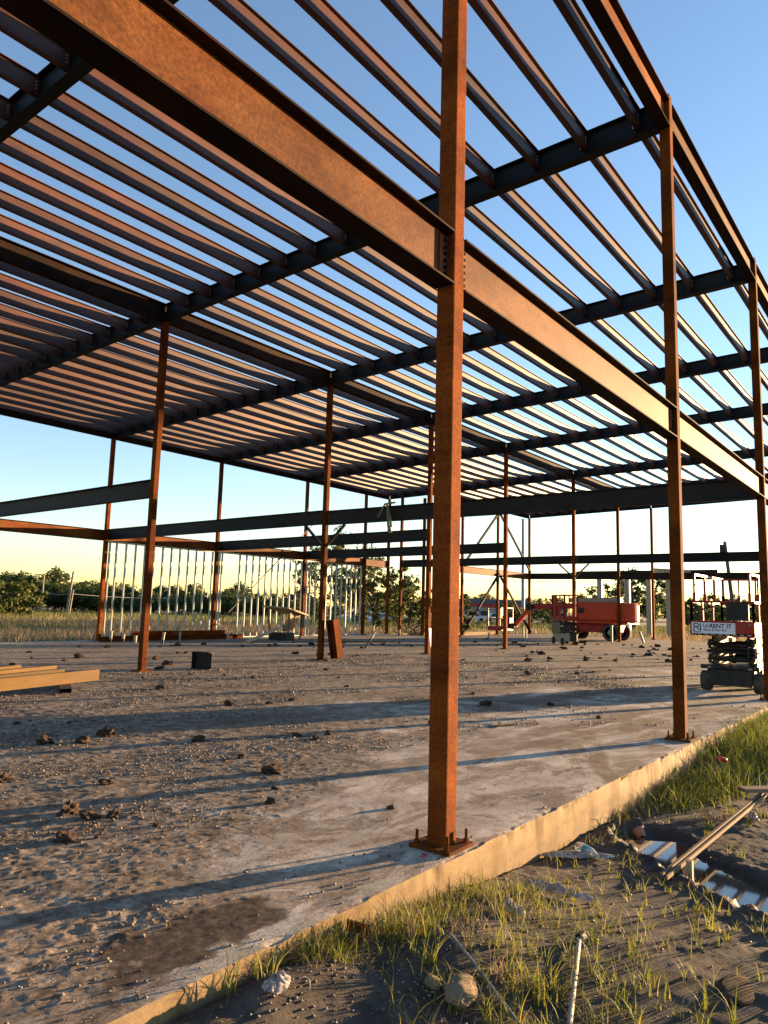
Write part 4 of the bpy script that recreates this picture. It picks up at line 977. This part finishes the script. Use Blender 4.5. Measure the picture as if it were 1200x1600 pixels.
big_tree(728, 60, 'leaf_olive', .8, 3.6, 36, 45, .11, 'slim young tree just right of the front column', 90, .1, .7, .08)
# a heap of cut branches
b = MB(); p = ground_pix(650, 50, -.4)
for k in range(46):
    a = rng.uniform(0, 6.28); q0 = Vector((rng.gauss(0, .9), rng.gauss(0, .9), rng.uniform(0, .7))); q1 = q0+Vector((math.cos(a)*rng.uniform(.5, 1.4), math.sin(a)*rng.uniform(.5, 1.4), rng.uniform(-.1, .8))); b.path([q0, (q0+q1)/2+Vector((0, 0, rng.uniform(0, .2))), q1], [.03, .022, .008], 4)
tag(b.build('brush_heap', M['bark'], None, False, p), 'heap of brown cut branches behind the back columns', 'brush heap')

# ------------------------------------------------------------------ poles, wires, far buildings, cars
def pole(x, ytop, ybase, depth, r, mat, label, lean=0.0, arm=None, name='utility_pole', cat='utility pole'):
    base = ground_pix(x, depth, -.4); topz = pix(x, ytop, depth).z
    t = empty(name, base, 0, label, cat); hh = topz+.4
    b = MB(); tv = Vector((RX.x*lean, RX.y*lean, hh)); b.tube((0, 0, 0), tv, r, 10, 0, r*.75); b.build('shaft', M[mat], t)
    if arm:
        b = MB(); b.tube(tv*.965, tv*.965+Vector((-RX.x*.42, -RX.y*.42, .02)), .06, 8); b.lathe([(.10, -.3), (.17, -.28), (.17, .28), (.10, .32)], tv*.93+Vector((-RX.x*.3, -RX.y*.3, 0)), 'Z', 12); b.build('transformer', M['dark_grey'], t)
        b = MB(); b.lathe([(.02, 0), (.05, .03), (.03, .08), (.05, .12), (.02, .16)], tv, 'Z', 10); b.build('insulator', M['grey_metal'], t)
    return t, base+tv
_, a1 = pole(63, 898, 956, 88, .13, 'pole', 'pale straight pole, left of three in front of the tree line')
_, a2 = pole(103, 892, 960, 84, .15, 'pole', 'tallest leaning wooden pole in front of the tree line', .45)
pole(107, 921, 958, 84, .11, 'pole', 'short leaning stub pole beside the tallest wooden pole', .3)
pole(186, 908, 950, 108, .10, 'pole', 'faint thin pole seen through the first stud wall')
_, a3 = pole(1151, 846, 960, 58, .17, 'pole_dark', 'dark leaning pole with a transformer above the signed scissor lift', -.75, True)
pole(817, 808, 945, 130, .33, 'grey_metal', 'tall grey steel monopole rising behind the braced back bay', 0, None, 'monopole', 'monopole')
pole(846, 918, 945, 170, .07, 'dark_grey', 'thin antenna mast on the horizon above the boom arm', 0, None, 'antenna_mast', 'antenna')
def wire(pts, r, label, sag=.6, mat='wire', group=None):
    b = MB(); out = []
    for a, c in zip(pts[:-1], pts[1:]):
        for i in range(9): t = i/8; out.append(a.lerp(c, t)-Vector((0, 0, sag*4*t*(1-t))))
    b.path(out, r, 4); tag(b.build('power_line', M[mat]), label, 'power line', group)
wire([pix(-80, 926, 90), a1-Vector((0, 0, 1.9)), a2-Vector((0, 0, 2.6)), pix(300, 934, 100)], .022, 'pale lower wire strung between the poles at left', .25, 'wire_pale')
wire([pix(-80, 915, 90), a1-Vector((0, 0, .9)), a2-Vector((0, 0, .6)), pix(300, 921, 100)], .016, 'upper wire strung between the poles at left', .2, 'wire')
wire([pix(690, 868, 95), a3, pix(1290, 842, 50)], .018, 'wire running up to the top of the dark leaning pole', .5)
wire([pix(690, 905, 95), a3-Vector((0, 0, 2.6)), pix(1290, 866, 50)], .016, 'lower wire crossing the dark leaning pole', .5)
wire([pix(690, 900, 150), pix(1000, 911, 150)], .03, 'faint long wire above the boom lift', .4)
wire([pix(690, 932, 160), pix(960, 936, 160)], .03, 'faint low wire just above the far roofs', .4)

def local_frame(x, depth, z=-.4):
    p = ground_pix(x, depth, z); return p, math.atan2(RX.y, RX.x)
p, rz = local_frame(756, 140)
fb = empty('low_building', p, rz, 'low pale building with a red fascia and dark roof beyond the field', 'building')
b = MB(); b.box((0, 4, 1.3), (16, 8, 2.6)); b.build('wall', M['wall_white'], fb)
b = MB(); b.box((0, 3.9, 2.85), (16.6, 8.6, .5)); b.build('fascia', M['roof_red'], fb)
b = MB(); b.prism([(-4.4, 0), (-3.6, .9), (3.6, .9), (4.4, 0)], (-8.4, 3.9, 3.1), (8.4, 3.9, 3.1)); b.build('roof', M['roof_dark'], fb)
for k in range(5):
    b = MB(); b.box((-6+3*k, -.03, 1.3), (1.5, .08, 1.1)); w_ = b.build('window', M['wall_white'], fb)
    b = MB(); b.box((-6+3*k, -.08, 1.3), (1.3, .04, .9)); b.build('pane', M['glass'], w_)
p, rz = local_frame(860, 150)
fb = empty('low_building', p, rz, 'small yellowish outbuilding glimpsed under the boom lift arm', 'building')
b = MB(); b.box((0, 3, 1.2), (7, 6, 2.4)); b.build('wall', M['beige'], fb)
b = MB(); b.prism([(-3.3, 0), (0, 1.1), (3.3, 0)], (-3.7, 3, 2.4), (3.7, 3, 2.4)); b.build('roof', M['roof_dark'], fb)
p, rz = local_frame(592, 96)
fb = empty('low_building', p, rz, 'pale shed with a slanting bluish roof seen between the back columns', 'building')
b = MB(); b.box((0, 2, 1.0), (4.2, 4, 2.0)); b.build('wall', M['wall_white'], fb)
b = MB(); b.box((0, 2, 2.1), (4.8, 4.6, .12), rx=.12); b.build('roof', M['car_grey'], fb)

def car(x, depth, rz_, mat, label):
    p = ground_pix(x, depth, -.42); t = empty('parked_car', p, rz_, label, 'car')
    b = MB()
    side = [(-2.2, .35), (-2.25, .75), (-2.1, .92), (-1.35, .98), (-.75, 1.42), (.75, 1.44), (1.45, 1.0), (2.1, .9), (2.25, .7), (2.2, .35)]
    b.prism([(y, z) for y, z in side], (0, -.86, 0), (0, .86, 0)); b.build('body', mat, t)
    b = MB()
    for s in (-.868, .868): b.prism([(-1.15, 1.0), (-.7, 1.36), (-.05, 1.37), (-.05, 1.0)], (0, s-.006, 0), (0, s+.006, 0)); b.prism([(.03, 1.0), (.03, 1.37), (.70, 1.36), (1.2, 1.0)], (0, s-.006, 0), (0, s+.006, 0))
    b.build('side_window', M['glass'], t)
    for xx in (-1.35, 1.35):
        for yy in (-.8, .8): wheel(t, (xx, yy, .33), .33, .22)
rr = math.atan2(RX.y, RX.x)
car(738, 118, rr, M['car_white'], 'white car parked before the low red trimmed building')
car(775, 122, rr+.1, M['car_grey'], 'grey blue car right of the white one, before the low building')
car(608, 80, rr+.3, M['car_white'], 'pale car parked between the back columns near the shed')
car(571, 84, rr-.2, M['car_grey'], 'blue grey car half hidden by the leafy tree')

# canopy of another building site behind the far end
cn = empty('steel_canopy', (63, 19, -.35), 0, 'flat canopy on four thick pale posts beyond the far end of the frame', 'canopy')
posts = []
for px_, dpt in ((938, 64), (981, 60), (1015, 60), (1046, 60)):
    q = ground_pix(px_, dpt, -.35); posts.append(q); zt_ = pix(px_, 895, dpt).z
    b = MB(); b.bbox(q-Vector((63, 19, -.35))+Vector((0, 0, (zt_+.35)/2)), (.36, .42, zt_+.35), .02); b.build('post', M['beige'], cn)
for q0, q1, dz in ((posts[0], posts[3], 0),):
    zz = pix(981, 896, 60).z
    for off in (-1.0, 1.6):
        o_ = Vector((FX.x*off, FX.y*off, 0)); b = MB(); a_ = q0-Vector((63, 19, -.35))+o_; c_ = q1-Vector((63, 19, -.35))+o_; dd_ = (c_-a_).normalized()
        a_ = a_-dd_*2.5; c_ = c_+dd_*3.5; a_.z = c_.z = zz+.55; b.bar(a_, c_, .2, .28); b.build('roof_beam', M['mill'], cn)
    a2_ = a_.lerp(c_, .55)-Vector((FX.x*3.3, FX.y*3.3, 0)); c2_ = a_.lerp(c_, .80)-Vector((FX.x*3.3, FX.y*3.3, 0)); a2_.z = zz+.65; c2_.z = zz+.45
    b = MB(); b.bar(a2_, c2_, .15, .40); b.build('fascia', M['wood'], cn)

# ------------------------------------------------------------------ foreground rubbish and timber
def gz(x, y): return float(gh(np.array([x]), np.array([y]))[0])
def hit(px_, py_):
    r = FX+RX*((px_-600)/FPX)+UX*((800-py_)/FPX); t = 2.0
    while t < 30:
        p = CAM+r*t
        if p.z < gz(p.x, p.y): return p.x, p.y
        t += .01
# board on edge across the puddle
b = MB(); b.bar((1.30, -1.115, -.275), (4.55, -1.215, -.245), .022, .035); b.bar((1.30, -1.150, -.282), (4.5, -1.252, -.252), .018, .03)
tag(b.build('timber_board', M['wood_old']), 'long weathered board on edge running across the puddle', 'board')
b = MB(); b.box((1.66, -1.22, -.36), (.045, .045, .26)); b.bar((1.62, -1.20, -.42), (1.86, -1.14, -.28), .05, .03)
tag(b.build('timber_stake', M['wood']), 'short wooden stake and brace standing in the puddle against the board', 'stake')
b = MB(); b.bar((4.35, -1.05, -.20), (5.3, -1.95, -.20), .14, .04); tag(b.build('timber_board', M['wood_old']), 'dark board crossing under the far end of the long board', 'board')
b = MB(); b.bar((-1.0, -.262, -.155), (.36, -.31, -.295), .045, .05); tag(b.build('timber_board', M['wood']), 'pale batten lying along the foot of the slab below the column', 'board')
b = MB(); b.box((-1.27, -.285, -.16), (.012, .14, .24), rx=-.05); tag(b.build('plywood_scrap', M['rust_col']), 'brown panel scrap standing against the slab face behind grass', 'panel')
wa, wb = hit(905, 1478), hit(889, 1612)
t = empty('white_pipe', (wa[0], wa[1], 0), 0, 'slim white plastic pipe lying on the mud at bottom right', 'pipe')
z0, z1 = gz(*wa)+.035, gz(*wb)+.008
b = MB(); b.tube((0, 0, z0), (wb[0]-wa[0], wb[1]-wa[1], z1), .0135, 12); b.build('tube', M['white_old'], t)
b = MB(); b.lathe([(.010, -.025), (.028, -.025), (.030, .015), (.016, .025)], (.03, .0, z0), 'X', 12); b.build('fitting', M['dark_grey'], t)
ca, cb_, cc_ = hit(703, 1465), hit(745, 1520), hit(812, 1610)
t = empty('conduit', (ca[0], ca[1], 0), 0, 'thin grey conduit lying across grass right of the brown rock', 'conduit')
b = MB(); b.path([(0, 0, gz(*ca)+.02), (cb_[0]-ca[0], cb_[1]-ca[1], gz(*cb_)+.022), (cc_[0]-ca[0], cc_[1]-ca[1], gz(*cc_)+.02)], .0085, 8); b.build('tube', M['grey_metal'], t)
# crumpled film, bottle, cup, can, rock, ring
def crumple(name, pts_n, L, W, Hh, seed, mat):
    r = np.random.RandomState(seed); nx, ny = 26, 14
    u, v = np.meshgrid(np.linspace(-1, 1, nx), np.linspace(-1, 1, ny), indexing='ij')
    w = W*(1-.45*np.abs(u)**2.5)*(.8+.5*vn(u*2+seed, v*0+3, 2))
    x = u*L+(vn(u*4, v*4, seed)-.5)*.10*L; y = v*w+(vn(u*3, v*3, seed+4)-.5)*.3*W
    z = Hh*(1-v**2)*(1-.7*u**4)*(.35+1.1*vn(u*5, v*3.5, seed+7))+Hh*.8*(np.abs(vn(u*9, v*7, seed+9)-.5))
    return np_mesh(name, np.stack([x, y, z], -1).reshape(-1, 3), grid_quads(nx, ny), mat, False)
def lay(name, me, x, y, rz, label, cat, dz=.0):
    return tag(link(name, me, None, (x, y, gz(x, y)+dz), (0, 0, rz)), label, cat)
lay('plastic_sheet', crumple('plastic_sheet', 0, .26, .05, .035, 3, M['film']), *hit(868, 1397), math.atan2(-.40, .02), 'twisted strip of dirty plastic film lying on the mud', 'plastic film', .02)
lay('plastic_scrap', crumple('plastic_scrap', 0, .10, .05, .04, 5, M['film']), *hit(803, 1428), 1.0, 'small crumpled plastic scrap left of the twisted film', 'plastic scrap', .02)
lay('plastic_sheet', crumple('plastic_sheet', 0, .30, .06, .025, 8, M['film']), 1.38, -.42, -.9, 'torn grey plastic film under the clear bottle', 'plastic film', .012)
lay('plastic_bag', crumple('plastic_bag', 0, .085, .06, .03, 11, M['film']), *hit(432, 1540), .5, 'clear plastic wrap bunched at the foot of the slab at left', 'plastic wrap')
lay('plastic_scrap', crumple('plastic_scrap', 0, .14, .06, .04, 13, M['film']), *hit(1175, 1278), .4, 'pale plastic scrap on the mud beyond the board', 'plastic scrap')
bt = empty('plastic_bottle', (1.50, -.46, gz(1.5, -.46)+.045), math.atan2(-.32, -.2), 'clear plastic drink bottle with a blue band lying on its side', 'bottle')
b = MB(); b.lathe([(.01, -.13), (.036, -.125), (.040, -.10), (.040, -.02), (.037, 0), (.040, .02), (.040, .05), (.028, .09), (.015, .11), (.015, .125)], (0, 0, 0), 'X', 20); b.build('body', M['bottle'], bt, True)
b = MB(); b.lathe([(.0405, -.03), (.041, -.03), (.041, .025), (.0405, .025)], (0, 0, 0), 'X', 20); b.build('label', M['label_blue'], bt, True)
b = MB(); b.lathe([(.005, .122), (.018, .122), (.018, .142), (.005, .142)], (0, 0, 0), 'X', 14); b.build('cap', M['white'], bt)
b = MB(); b.lathe([(.035, 0), (.055, .09), (.058, .092), (.050, .088), (.032, .006), (.004, .006)], (0, 0, 0), 'Z', 20)
tag(b.build('paper_cup', M['terracotta'], None, True, (2.59, -.55, gz(2.59, -.55)+.05), (R_(-62), R_(15), R_(-40))), 'orange brown cup tipped over below the grass patch', 'cup')
b = MB(); b.lathe([(.005, -.06), (.028, -.06), (.033, -.05), (.033, .045), (.027, .06), (.005, .06)], (0, 0, 0), 'X', 16)
tag(b.build('drink_can', M['can_red'], None, True, (5.74, -.54, gz(5.74, -.54)+.16), (0, .2, -.7)), 'red drink can caught in the thick green grass', 'can')
lay('rock', lump_mesh('rock', 7, M['rock'], 4, .30, .75, 1.1), *hit(717, 1562), .4, 'large smooth brown rock among the grass in the foreground', 'rock', .03).scale = (.125, .10, .062)
lay('rock', lump_mesh('rock', 9, M['rock'], 3, .35, .75, 1.3), *hit(676, 1540), 1.4, 'smaller brown rock left of the large smooth one', 'rock', .01).scale = (.05, .04, .035)
lay('rock', lump_mesh('rock', 12, M['clod'], 3, .3, .5, 1.3), *hit(1150, 1545), .2, 'flat muddy rock slab at the lower right near the puddle bank', 'rock', -.005).scale = (.17, .11, .03)
b = MB(); b.path([(.035*math.cos(a), .010*math.sin(a*2), .035*math.sin(a)+.03) for a in [i*6.2832/20 for i in range(21)]], .0022, 5)
tag(b.build('wire_ring', M['white_old'], None, False, (*hit(472, 1553), gz(*hit(472, 1553))), (0, 0, -.8)), 'thin pale loop of wire on the dark soil at bottom left', 'wire')
lay('plastic_scrap', crumple('plastic_scrap', 0, .05, .02, .015, 17, M['white_old']), -1.86, .26, .4, 'curled brown white scrap on the damp patch of the slab', 'scrap', .2)
b = MB(); b.bar((4.9, 2.35, .012), (5.35, 2.15, .012), .07, .015); b.bar((5.0, 2.2, .012), (5.3, 2.42, .016), .05, .01); tag(b.build('timber_scrap', M['wood_old']), 'pale splinters of wood on the bare slab between the front columns', 'wood scrap')
b = MB(); b.box((-.25, -.02, .001), (.09, .02, .002), rz=.2); tag(b.build('paint_mark', M['can_red']), 'small red paint mark on the slab beside the front base plate', 'paint mark')
